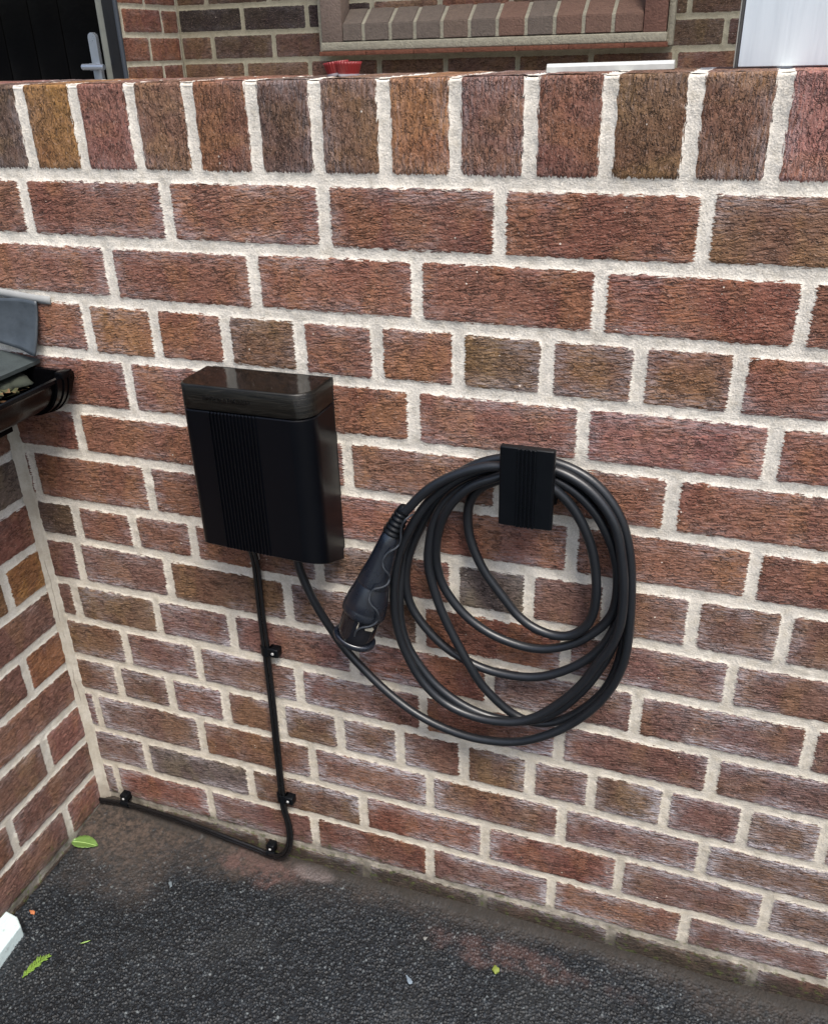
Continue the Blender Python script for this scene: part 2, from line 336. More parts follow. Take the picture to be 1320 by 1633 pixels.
# arris strip: joins face and top with a worn curve
def arris():
    us = US; rows = 5; V = []; sdv = []; colv = []; uvv = []
    src = {}
    cmd = cop.data; tt = len(cmd.vertices); sb_ = np.zeros(tt, np.float32); cmd.attributes['sd'].data.foreach_get('value', sb_); mm = sstep(-.004, .002, sb_[tt-len(us):])
    n = len(us)
    for k in range(rows):
        a = math.pi/2*k/(rows-1); r = .004
        y = .0026-.004*math.cos(a)*1.0+0; z = TOP-.004+.0045*math.sin(a)
        for u, q in zip(us, mm): V.append((u, .0016-.0031*math.cos(a)+(1-q)*.0012, z-(1-q)*.0016*math.sin(a)))
    V = np.array(V)-np.array(parent_world(wall))
    idx = np.arange(n*rows).reshape(rows, n); F = np.stack([idx[:-1, :-1], idx[:-1, 1:], idx[1:, 1:], idx[1:, :-1]], -1).reshape(-1, 4)
    me = bpy.data.meshes.new('coping_arris'); me.from_pydata(V.tolist(), [], F.tolist())
    me.polygons.foreach_set('use_smooth', [True]*len(F))
    cm = cop.data; nn = len(us); tot = len(cm.vertices); last = slice(tot-nn, tot)
    for nm, ty, key, w_ in (('sd', 'FLOAT', 'value', 1), ('buv', 'FLOAT_VECTOR', 'vector', 3), ('bcol', 'FLOAT_COLOR', 'color', 4)):
        buf = np.zeros(tot*w_, np.float32); cm.attributes[nm].data.foreach_get(key, buf)
        row = buf.reshape(tot, w_)[last]
        if nm == 'sd': row = np.maximum(row, -.02)
        big_ = np.tile(row, (rows, 1)).reshape(rows, n, w_) if w_ > 1 else np.tile(row, (rows, 1))
        if nm == 'buv': big_ = big_+np.arange(rows).reshape(rows, 1, 1)*np.array([.0021, 0, 0])
        me.attributes.new(nm, ty, 'POINT').data.foreach_set(key, big_.reshape(-1).astype(np.float32))
    me.materials.append(MAT_CAP); link(bpy.data.objects.new('coping_arris', me), wall)
arris()
core = MB().box((X0, .004, -1.3), (X1, .213, TOP-.004), 0); core.build('wall_core', plain('wall_core_brick', (.19, .09, .06), .9), wall, smooth=False)

# ================================================================== SIDE WALL (left)
XC = .045
side = thing('side_wall', 'short return brick wall on the left under the black gutter', 'wall', loc=(XC-.1, -.3, -1.09))
LB = [-.275, -.3625, -.4505, -.538, -.624, -.7095, -.8, -.892, -.9805, -1.0705, -1.16]
sbr = []; pat = {1: 0, 2: 1, 3: 0, 4: 1, 5: 0, 6: 1, 7: 0, 8: 1, 9: 0, 10: 1}
SC = {0: 'BBB', 1: 'GRQR', 2: 'PVRQ', 3: 'OLVR', 4: 'VVRQ', 5: 'RVPQ', 6: 'VVQR', 7: 'PBVR', 8: 'VBQR', 9: 'PVQR', 10: 'VUQR'}
L0 = [-.19]+LB
offs = {0: 0, 1: 1, 2: 0, 3: 1, 4: 0, 5: 1, 6: 0, 7: 1, 8: 0, 9: 1, 10: 0}
for c in range(len(L0)-1):
    vt = L0[c]; vb = L0[c+1]; e0 = .012; ps = [e0]
    first = {3: .099, 5: .109, 7: .113, 9: .110}.get(c, .11) if offs[c] else .232
    ps += [first+.228*k for k in range(6)]
    for i in range(len(ps)-1):
        j = RNG.uniform(-.0012, .0012, 4); a = ps[i]+(.0085 if i else .0)
        sbr.append(dict(u0=-(ps[i+1]-.0085+j[0]), u1=-(a+j[1]), vb=(vb+HB+j[2], 0), vt=(vt-HB+j[3], 0), c=SC[c][min(i, len(SC[c])-1)]))
MAT_SIDE = brick_material('side_wall_brick', dirt_z=-1.078, bloom=.22, jag=.0055, mortar=(.61, .595, .55))
tile_grid('brickwork', (XC, 0, 0), (0, 1, 0), (0, 0, 1), (1, 0, 0), axis([(-1.25, -.40, .008), (-.40, -.002, .0026)]), axis([(-1.12, -.2, .0026)]), sbr, MAT_SIDE, side, seed=31)
MB().box((-1.05, -1.25, -1.3), (XC-.004, -.002, -.19), 0).build('wall_core', plain('side_core_brick', (.19, .09, .06), .9), side, smooth=False)
# mortar fillet pointed into the corner, with a thin shrinkage crack
def corner():
    zs = np.arange(-1.12, -.2, .003); prof = [(-.000, -.0155), (.0022, -.0135), (.0042, -.009), (.0068, -.0060), (.0110, -.0038), (.0145, -.0032), (.0165, .001)]
    V = []; n = len(prof)
    for z in zs:
        wv = (fbm(np.array(z*14.), np.array(2.5), 5)-.5)*.006; w2 = (fbm(np.array(z*160.), np.array(1.5), 8)-.5)*.005
        for i, (a, b) in enumerate(prof):
            g = (fbm(np.array(z*230.+i*7), np.array(i*3.3), 3)-.5)*.0016
            e = w2 if i < 2 else (-w2 if i > 4 else 0)
            V.append((XC+.001+a+(wv*.6+abs(g) if 0 < i < 6 else 0)+(e if i > 4 else 0), b+(g if 0 < i < 6 else 0)-(e if i < 2 else 0), z))
    F = [(k*n+i, k*n+i+1, (k+1)*n+i+1, (k+1)*n+i) for k in range(len(zs)-1) for i in range(n-1)]
    t = NT('corner_mortar'); P = t.pos(); z = t.n('SeparateXYZ', {0: P}).outputs
    g = t.noise(P, 380., 3., .7); n1 = t.noise(P, 25., 4., .6)
    c = t.mix(t.mr(n1, .35, .7), (.50, .465, .395), (.38, .345, .28)); c = t.mix(t.mr(g, .3, .75, 0., .3), c, (.27, .23, .18))
    wz = t.noise(t.n('CombineXYZ', {2: t.math('MULTIPLY', z[2], 1.)}).outputs[0], 22., 3., .6)
    cx = t.math('ABSOLUTE', t.math('SUBTRACT', t.math('SUBTRACT', z[0], XC+.0062), t.math('MULTIPLY', t.math('SUBTRACT', wz, .5), .008)))
    crk = t.mr(cx, .0002, .0005, .35, 0.)
    crk = t.math('MULTIPLY', crk, t.mr(t.noise(P, 9., 2.), .52, .58))
    c = t.mix(crk, c, (.10, .08, .06))
    c = t.mix(t.mr(z[2], -.98, -1.07, 0., .5), c, (.14, .10, .07))
    m = t.out(Base_Color=c, Roughness=.92, Normal=t.bump(t.math('SUBTRACT', t.math('MULTIPLY', g, .5), crk), .0015), Specular_IOR_Level=.2)
    mesh('corner_mortar', V, F, m, side)
corner()

# ================================================================== GROUND
GZ = -1.093
def ground():
    us = axis([(-20, -2, 1.5), (-2, .0, .1), (.0, .05, .005), (.05, 1.48, .0015), (1.48, 2.1, .004), (2.1, 3, .1), (3, 22, 1.5)])
    vs = axis([(-24, -2, 1.5), (-2, -1.0, .1), (-1.0, -.52, .004), (-.52, .004, .0015)])
    x, y = np.meshgrid(us, vs)
    fine = (x > .02) & (x < 2.1) & (y > -1.0)
    cell = .0045
    # jittered worley stones
    def worley(x, y, cell, seed):
        gx = x/cell+(fbm(x*60, y*60, seed+1, 2)-.5)*.5; gy = y/cell+(fbm(x*60, y*60, seed+2, 2)-.5)*.5
        ix = np.floor(gx).astype(np.int64); iy = np.floor(gy).astype(np.int64)
        d1 = np.full(x.shape, 9.); d2 = np.full(x.shape, 9.); rid = np.zeros(x.shape); fz = np.zeros(x.shape)
        for ax in (-1, 0, 1):
            for ay in (-1, 0, 1):
                cx = ix+ax; cy = iy+ay
                def h(s_):
                    n = (cx*374761393+cy*668265263+s_*974634777) & 0x7fffffff
                    n = ((n ^ (n >> 13))*1274126177) & 0x7fffffff
                    return ((n ^ (n >> 16)) & 0xffff)/65535.0
                ang = h(seed+7)*3.14; dx = gx-(cx+.1+.8*h(seed)); dy = gy-(cy+.1+.8*h(seed+1))
                ex = dx*np.cos(ang)+dy*np.sin(ang); ey = -dx*np.sin(ang)+dy*np.cos(ang); d = np.hypot(ex*.8, ey*1.2)
                near = d < d1; d2 = np.where(near, d1, np.minimum(d2, d)); rid = np.where(near, h(seed+3), rid); fz = np.where(near, h(seed+4), fz)
                d1 = np.where(near, d, d1)
        return d1, d2, rid, fz
    d1, d2, rid, fz = worley(x, y, cell, 5)
    dome = sstep(0., .55, d2-d1)*(.45+.75*fz); e1, e2, rid2, fz2 = worley(x, y, .0030, 55)
    small = sstep(0., .5, e2-e1)*(.4+.6*fz2)
    big = fz > .45
    stone = np.where(big, dome, small*.55)
    n1 = fbm(x*7, y*7, 40); n2 = fbm(x*25, y*25, 44)
    # silt washed into the corner and along the foot of the wall
    dc = np.hypot(x-.05, y*1.0+.0)
    silt = sstep(.26, .04, dc+(n1-.5)*.20+(n2-.5)*.07)
    silt = np.maximum(silt, .85*sstep(.10, .01, -y+(n1-.5)*.10+(n2-.5)*.04)*sstep(.75, .35, x))
    silt = np.maximum(silt, .38*sstep(.06, .012, -y+(n1-.5)*.09+(n2-.5)*.05))
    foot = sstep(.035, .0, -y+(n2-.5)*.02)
    pink = sstep(.55, .8, 1-np.hypot((x-.43)/.17, (y+.035)/.085)+(n2-.5)*.5+.15)
    pink = np.maximum(pink, .6*sstep(.5, .85, 1-np.hypot((x-.92)/.30, (y+.075)/.06)+(n2-.5)*.7+.15))
    grey = sstep(.6, .9, 1-np.hypot((x-.53)/.10, (y+.02)/.035)+(n2-.5)*.4+.2)
    hgt = stone*.0029*(1-.72*silt)*(1-.5*foot)+silt*.028*sstep(.3, 0., dc)+silt*.002*n2+foot*.004+(n1-.5)*.012
    hgt += silt*(fbm(x*160, y*160, 60, 3)-.5)*.0035
    lump = (.012+.010*np.sin(x*9.))*sstep(.02, 0., -y); hgt += lump*.4
    rim = sstep(.03, .0, x-XC)*sstep(-.1, -.2, y); hgt += rim*.004
    z = GZ+np.where(fine, hgt, 0.0); rid = np.where(fine, rid, .4); rid2 = np.where(fine, rid2, .4); stone = np.where(fine, stone, .6)
    nv, nu = x.shape; P = np.stack([x, y, z], -1)
    idx = np.arange(nu*nv).reshape(nv, nu); F = np.stack([idx[:-1, :-1], idx[:-1, 1:], idx[1:, 1:], idx[1:, :-1]], -1).reshape(-1, 4)
    me = bpy.data.meshes.new('driveway'); me.vertices.add(nu*nv); me.vertices.foreach_set('co', P.reshape(-1).astype(np.float32))
    me.loops.add(F.size); me.loops.foreach_set('vertex_index', F.reshape(-1).astype(np.int32))
    me.polygons.add(len(F)); me.polygons.foreach_set('loop_start', np.arange(0, F.size, 4, dtype=np.int32))
    me.polygons.foreach_set('use_smooth', np.ones(len(F), bool)); me.update()
    for nm, a in (('rid', np.where(big, rid, rid2)), ('silt', silt), ('pink', pink), ('stone', stone), ('grey', grey), ('foot', foot)):
        me.attributes.new(nm, 'FLOAT', 'POINT').data.foreach_set('value', a.reshape(-1).astype(np.float32))
    t = NT('worn_tarmac'); P = t.pos(); rid = t.attr('rid'); sl2 = t.attr('silt'); pk = t.attr('pink'); st = t.attr('stone'); gy = t.attr('grey')
    base = t.mix(t.mr(rid, .2, .96), (.0020, .0034, .0050), (.013, .018, .024)); base = t.mix(t.mr(rid, .93, .995), base, (.10, .115, .12))
    base = t.mix(t.mr(st, .35, .0, 0., .55), base, (.004, .004, .005))
    g = t.noise(P, 500., 3., .7); lo = t.noise(P, 6., 3.)
    base = t.mix(t.mr(lo, .45, .7, 0., .35), base, (.020, .022, .022))
    base = t.mix(t.mr(g, .52, .75, 0., .35), base, (.036, .042, .048))
    sc_ = t.mix(t.mr(t.noise(P, 120., 4., .7), .35, .65), (.078, .055, .042), (.022, .017, .013))
    c = t.mix(t.math('MULTIPLY', sl2, t.mr(t.noise(P, 45., 4., .7), .30, .55, .45, .95)), base, sc_)
    c = t.mix(t.math('MULTIPLY', pk, t.math('MULTIPLY', t.mr(g, .3, .6, .2, .8), t.mr(t.noise(P, 38., 4., .7), .40, .58, .15, 1.))), c, (.105, .058, .050))
    c = t.mix(t.math('MULTIPLY', gy, t.mr(g, .3, .6, .2, .7)), c, (.16, .13, .125))
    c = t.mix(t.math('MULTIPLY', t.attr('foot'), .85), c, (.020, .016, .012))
    rg = t.math('ADD', t.math('MULTIPLY_ADD', g, .3, .34), t.math('MULTIPLY', t.math('MAXIMUM', sl2, t.attr('foot')), .4))
    m = t.out(Base_Color=c, Roughness=rg, Normal=t.bump(g, .0008, .8), Specular_IOR_Level=.42)
    me.materials.append(m); o = link(bpy.data.objects.new('driveway', me)); tag(o, kind='structure')
ground()
pf = MB().box((-6, .25, -.30), (6, 8, -.1), 0).build('porch_floor', plain('porch_paving', (.20, .19, .18), .8, bump=(60, .001), var=.15), smooth=False); tag(pf, kind='structure')

# ================================================================== LEAN-TO ROOF AND GUTTER (left)
MAT_LEAD = plain('lead_sheet', (.050, .060, .070), .42, .45, bump=(35, .0012), var=.6, metal=.1, vscale=30.)
MAT_SLATE = plain('roof_slate', (.042, .052, .052), .55, .35, bump=(120, .0012), var=.35, vscale=40.)
MAT_UPVC = plain('black_gutter_plastic', (.0018, .0018, .0022), .22, .14, var=.3, vscale=60., bump=(150, .0002))
roof = thing('lean_to_roof', 'grey slate lean-to roof edge with a lead flashing against the brick wall', 'roof', loc=(.0, -.3, -.12))
def slab(x0, z0, x1, z1, th, y0, y1, bm_):
    d = np.array([x1-x0, 0, z1-z0]); n = np.array([-d[2], 0, d[0]])/np.linalg.norm(d)
    if n[2] < 0: n = -n
    V = [(x0, y0, z0), (x1, y0, z1), (x1, y1, z1), (x0, y1, z0)]; V2 = [tuple(np.array(v)-n*th) for v in V]
    bm_.add(V+V2, [(0, 1, 2, 3), (7, 6, 5, 4), (0, 4, 5, 1), (1, 5, 6, 2), (2, 6, 7, 3), (3, 7, 4, 0)])
yy = -.006
for k in range(5):
    b = MB(); w_ = .25; y1 = yy; y0 = yy-w_+.003
    slab(.142, -.1045, -1.05, .0465, .006, y0, y1, b); slab(.126, -.112, -.9, .019, .006, y0-.12, y1, b) if k == 0 else None
    b.build('roof_slate', MAT_SLATE, roof, smooth=False); yy -= w_
MB().box((-1.05, -1.25, -.175), (.052, -.004, -.128), .001).build('roof_deck', plain('roof_deck_board', (.06, .05, .04), .8), roof, smooth=False)
def flashing():
    # dressed down the wall face, its free end curling out a little
    xs = np.concatenate([np.linspace(-1.05, -.26, 30), np.linspace(-.25, .163, 70)]); V = []; nr = 15
    for r in range(nr):
        s = r/(nr-1)
        for x in xs:
            xq = max(x, -.25); ex = max(0, -.25-x)*.128; zt = -.012-.02*(.165-xq)*.1+.006*(1-min(1, (xq+.25)/.4))+ex; zb = -.0925+.225*max(0, (.154-xq))**1.05*.9+ex
            e = max(0, (x-.12)/.043)
            z = zt*(1-s)+zb*s+.0012*math.sin(x*60); xx = x-.011*e*s*s
            y = -.006-.004*math.sin(x*38+s*2)*s-.012*s*s-.006*e*e*(1-abs(s-.5))
            V.append((xx, y, z))
    nx = len(xs); F = [(r*nx+i, r*nx+i+1, (r+1)*nx+i+1, (r+1)*nx+i) for r in range(nr-1) for i in range(nx-1)]
    o = mesh('lead_flashing', V, F, MAT_LEAD, roof); md = o.modifiers.new('thick', 'SOLIDIFY'); md.thickness = .0028; md.offset = 0
    # upper edge tucked into the joint
    zz = [(x, -.0045, -.004+.004*math.sin(x*25)) for x in np.linspace(-.25, .185, 30)]
    V = []
    for x, y, z in zz: V += [(x, y+.0015, z+.003), (x, y-.0002, z-.003), (x, y-.0002, z-.009)]
    F = [(i*3+k, i*3+k+1, i*3+k+4, i*3+k+3) for i in range(29) for k in range(2)]
    o = mesh('flashing_tuck', V, F, plain('lead_joint_sealant', (.24, .245, .24), .7, var=.2), roof); md = o.modifiers.new('thick', 'SOLIDIFY'); md.thickness = .001
flashing()
MB().box((.050, -1.25, -.228), (.068, -.020, -.128), .0015).build('fascia_board', MAT_UPVC, roof)
gut = thing('gutter', 'black half-round plastic gutter with its end cap against the brick wall', 'gutter', loc=(.13, -.3, -.12))
def gutter():
    gx, gz, R = .1425, -.119, .058
    def arc(R, n=22): return [(gx+R*math.cos(a), gz+R*math.sin(a)*.98) for a in np.linspace(0, -math.pi, n)]
    o = arc(R); i = arc(R-.0028)[::-1]; prof = [(gx+R+.0035, gz+.0015), (gx+R+.0035, gz-.004)]+o[1:-1]+[(gx-R, gz+.004), (gx-R+.003, gz+.004)]+i[1:-1]+[(gx+R-.003, gz+.0015)]
    MB().prism(prof, (1, 0, 0), (0, 0, 1), (0, -1.25, 0), (0, -.030, 0), (0, 0, 0)).build('gutter_channel', MAT_UPVC, gut)
    b = MB(); Rc = R+.0045
    capo = [(gx+Rc+.003, gz+.004), (gx+Rc+.003, gz-.006)]+arc(Rc, 24)[2:-1]+[(gx-Rc, gz+.006)]
    b.prism(capo, (1, 0, 0), (0, 0, 1), (0, -.020, 0), (0, -.013, 0), (0, 0, 0))
    for (ya, yb, ro, ri) in ((-.050, -.020, Rc+.001, R+.0006), (-.028, -.022, Rc+.0045, R+.002)):
        oo = arc(ro, 24); ii = arc(ri, 24)[::-1]
        b.prism(oo+ii, (1, 0, 0), (0, 0, 1), (0, ya, 0), (0, yb, 0), (0, 0, 0))
    oo = arc(Rc+.003, 24); ii = arc(Rc-.001, 24)[::-1]
    b.prism(oo+ii, (1, 0, 0), (0, 0, 1), (0, -.037, 0), (0, -.030, 0), (0, 0, 0))
    b.box((gx+R-.006, -.040, gz-.002), (gx+Rc+.004, -.016, gz+.009), .002)
    b.box((gx-Rc, -.040, gz-.002), (gx-R+.012, -.016, gz+.009), .002)
    b.build('end_cap', MAT_UPVC, gut)
gutter()
# dead leaves and moss lying in the gutter, beyond counting
def debris():
    b = MB(); r = random.Random(3)
    for k in range(260):
        y = -.05-r.random()*.5; a = r.random()-.5; x = .128+a*.07; z = -.150+abs(a)*.04+r.random()*.018; s = .004+.010*r.random()
        e = Matrix.Rotation(r.random()*6.28, 3, 'Z') @ Matrix.Rotation((r.random()-.5)*1.4, 3, 'X')
        q = [e @ Vector(v) for v in ((-s, 0, 0), (0, -s*.45, s*.1), (s, 0, 0), (0, s*.45, s*.12))]
        b.add([(x+v.x, y+v.y, z+v.z) for v in q], [(0, 1, 2, 3)])
    t = NT('dead_leaf_litter'); c = t.mix(t.mr(t.noise(t.obj(), 60., 2.), .4, .6), (.16, .08, .035), (.05, .055, .02))
    tag(b.build('leaf_litter', t.out(Base_Color=c, Roughness=.8), None, smooth=False), 'brown dead leaves and moss lying in the black gutter', 'litter', kind='stuff')
    # lichen-spotted underlay lip over the gutter
debris()
bb = MB(); V = []
for i, y in enumerate(np.linspace(-.035, -.40, 60)):
    a = .004*math.sin(y*90)+.003*math.sin(y*211); V += [(.118, y, -.1165), (.140+a*1.6, y, -.1235), (.146+a*2.2, y, -.131+a*.4)]
F = [(i*3+k, i*3+k+1, i*3+k+4, i*3+k+3) for i in range(59) for k in range(2)]
o = mesh('roof_underlay', V, F, plain('mossy_underlay', (.028, .033, .024), .85, .3, bump=(200, .001), var=.5, vscale=90.), roof); md = o.modifiers.new('t', 'SOLIDIFY'); md.thickness = .002

# ================================================================== WALL CHARGER
def black_wood(name='black_stained_wood'):
    t = NT(name); P = t.obj(); v = t.vmul(P, (14., 14., 640.)); n = t.noise(v, 1., 5., .7, .5); n2 = t.noise(t.vmul(P, (14., 14., 70.)), 1., 2., .5, 1.2)
    c = t.mix(t.mr(n, .35, .72), (.0025, .0025, .0022), (.015, .014, .011)); c = t.mix(t.mr(t.math('ABSOLUTE', t.math('SUBTRACT', n2, .5)), .0, .02, .2, 0.), c, (.06, .052, .042))
    return t.out(Base_Color=c, Roughness=t.math('MULTIPLY_ADD', n, .25, .22), Normal=t.bump(n, .0005), Specular_IOR_Level=.3, Coat_Weight=.0, Coat_Roughness=.2)
MAT_LIDSIDE = black_wood()
def lid_top_mat():
    t = NT('polished_dark_lid'); n = t.noise(t.vmul(t.obj(), (8., 30., 1.)), 1., 3.)
    sp = t.n('TexVoronoi', {'Vector': t.obj(), 'Scale': 160.}); d = t.math('MULTIPLY', t.math('LESS_THAN', sp.outputs['Distance'], .09), t.math('GREATER_THAN', t.n('SeparateColor', {0: sp.outputs['Color']}).outputs[0], .93))
    c = t.mix(n, (.003, .0028, .0026), (.007, .0065, .006)); c = t.mix(d, c, (.25, .22, .2))
    return t.out(Base_Color=c, Roughness=.12, Specular_IOR_Level=.30)
CX0, CX1, CYB, CYF, CZT, CZL = .4445, .6405, -.014, -.0905, -.0865, -.1215
chg = thing('wall_charger', 'black box car charger with ribbed front and dark wooden lid on the brick wall', 'charger', loc=(.544, 0, -.35))
def outline(x0, x1, yb, yf, rl, rr, n=9):
    P = [(x0, yb)]
    for a in np.linspace(math.pi, 1.5*math.pi, n): P.append((x0+rl+rl*math.cos(a), yf+rl+rl*math.sin(a)))
    for a in np.linspace(1.5*math.pi, 2*math.pi, n): P.append((x1-rr+rr*math.cos(a), yf+rr+rr*math.sin(a)))
    P.append((x1, yb)); return P
def extr(prof, zs, inset, botfun=None):
    """stack of outlines; inset shrinks them; botfun(y, k) adds a slope to the last rings"""
    cx = (CX0+CX1)/2; cyy = (CYB+CYF)/2; V = []; n = len(prof)
    for k, (z, s) in enumerate(zip(zs, inset)):
        for (x, y) in prof:
            dx = np.sign(x-cx)*s*min(1, abs(x-cx)/.07); dy = np.sign(y-cyy)*s if abs(y-cyy) > .01 else 0
            V.append((x-dx, y-(dy if y < cyy else 0), z+(botfun(x, y, k) if botfun else 0)))
    m = len(zs); F = [(k*n+i, k*n+(i+1) % n, (k+1)*n+(i+1) % n, (k+1)*n+i) for k in range(m-1) for i in range(n)]
    F += [tuple(range(n)), tuple(range((m-1)*n, m*n))]
    return V, F
RL, RR = .016, .030
# body front with 14 fine raised ribs
def body():
    P = [(CX0, CYB)]
    for a in np.linspace(math.pi, 1.5*math.pi, 9): P.append((CX0+RL+RL*math.cos(a), CYF+RL+RL*math.sin(a)))
    x = .4890; pitch = .00535
    for k in range(14):
        for dx, dy in ((0, 0), (.0006, -.0024), (.0020, -.0024), (.0026, 0)): P.append((x+k*pitch+dx, CYF+dy))
    for a in np.linspace(1.5*math.pi, 2*math.pi, 14): P.append((CX1-RR+RR*math.cos(a), CYF+RR+RR*math.sin(a)))
    P.append((CX1, CYB))
    zs = [CZL-.0015, CZL-.003, -.20, -.28, -.333, -.3345]
    def bf(x, y, k): return -.030*(y-CYF)/(CYB-CYF)-.008*(x-CX0)/(CX1-CX0) if k >= 4 else 0
    V, F = extr(P, zs, [.0015, 0, 0, 0, 0, .0015], bf)
    b = MB().add(V, F); return b.build('body', plain('satin_black_aluminium', (.0012, .0016, .0028), .32, .22, var=.1, vscale=8.), chg, auto=28)
body()
V, F = extr(outline(CX0, CX1, CYB, CYF, RL, RR, 12), [CZT, CZT-.0008, CZT-.002, CZL+.001, CZL], [.0022, .0007, 0, 0, .001])
lid = MB().add(V, F[:-2]+[F[-1]]).build('lid', MAT_LIDSIDE, chg, auto=50)
n_ = len(outline(CX0, CX1, CYB, CYF, RL, RR, 12))
MB().add([(v[0], v[1], v[2]+.0002) for v in V[:n_]], [tuple(range(n_))]).build('lid_top', lid_top_mat(), lid, smooth=False)
V, F = extr(outline(CX0+.004, CX1-.004, 0.0, CYB-.004, .002, .002, 3), [CZT-.004, -.36], [0, 0])
MB().add(V, F).build('back_plate', plain('black_back_plate', (.006, .006, .006), .6), chg, smooth=False)
def text(body_, size, mat, origin, xdir, up, name, parent, ext=.0004, align='LEFT', sx=1.):
    cu = bpy.data.curves.new(name, 'FONT'); cu.body = body_; cu.size = size; cu.extrude = ext; cu.align_x = align; cu.space_character = 1.08
    to = bpy.data.objects.new(name, cu); sc.collection.objects.link(to)
    dg = bpy.context.evaluated_depsgraph_get(); me = bpy.data.meshes.new_from_object(to.evaluated_get(dg))
    bpy.data.objects.remove(to)
    X = Vector(xdir).normalized(); Z = Vector(up).normalized(); N = X.cross(Z); o = Vector(origin)-parent_world(parent)
    for v in me.vertices: v.co = o+X*v.co.x*sx+Z*v.co.y+N*(v.co.z)
    me.materials.clear(); me.materials.append(mat); me.name = name
    return link(bpy.data.objects.new(name, me), parent)
text('SIMPSON & PARTNERS', .0088, plain('black_lettering', (.003, .003, .003), .3), (.4835, CYF-.0002, -.1068), (1, 0, 0), (0, 0, 1), 'lettering', lid, ext=.0007, sx=.77)

# ================================================================== CABLE HOLDER
HX0, HX1, HYF, HZT, HZB = .8912, .9610, -.0715, -.1335, -.2440
hold = thing('cable_holder', 'small black ribbed bracket carrying the coiled cable on the brick wall', 'bracket', loc=(.926, 0, -.2))
MAT_BLK = plain('moulded_black_plastic', (.002, .0028, .004), .36, .22, bump=(900, .00015), var=.1)
def plate():
    P = []
    def rr(cx, cyy, r, a0, a1, n=5): return [(cx+r*math.cos(a), cyy+r*math.sin(a)) for a in np.linspace(a0, a1, n)]
    t = .011; P = rr(HX0+.002, HYF+t-.002, .002, math.pi/2, math.pi, 3)+rr(HX0+.003, HYF+.003, .003, math.pi, 1.5*math.pi)
    for k in range(5):
        x = .9145+k*.0052
        P += [(x, HYF), (x+.0008, HYF-.0024), (x+.0026, HYF-.0024), (x+.0034, HYF)] if k < 5 else []
    P += rr(HX1-.003, HYF+.003, .003, 1.5*math.pi, 2*math.pi)+rr(HX1-.002, HYF+t-.002, .002, 0, math.pi/2, 3)
    n = len(P); V = []
    for z, s in ((HZT, .0012), (HZT-.0012, 0), (HZB+.0012, 0), (HZB, .0012)):
        for x, y in P: V.append((x-np.sign(x-.926)*s, y+(s if y < HYF+.005 else -s), z))
    F = [(k*n+i, k*n+(i+1) % n, (k+1)*n+(i+1) % n, (k+1)*n+i) for k in range(3) for i in range(n)]+[tuple(range(n)), tuple(range(3*n, 4*n))]
    return MB().add(V, F).build('face_plate', MAT_BLK, hold, auto=30)
plate()
MB().box((.899, HYF+.010, -.238), (.953, .0, -.215), .003).build('support_arm', MAT_BLK, hold)
MB().box((.897, -.006, -.240), (.955, .0, -.185), .002).build('wall_plate', MAT_BLK, hold)

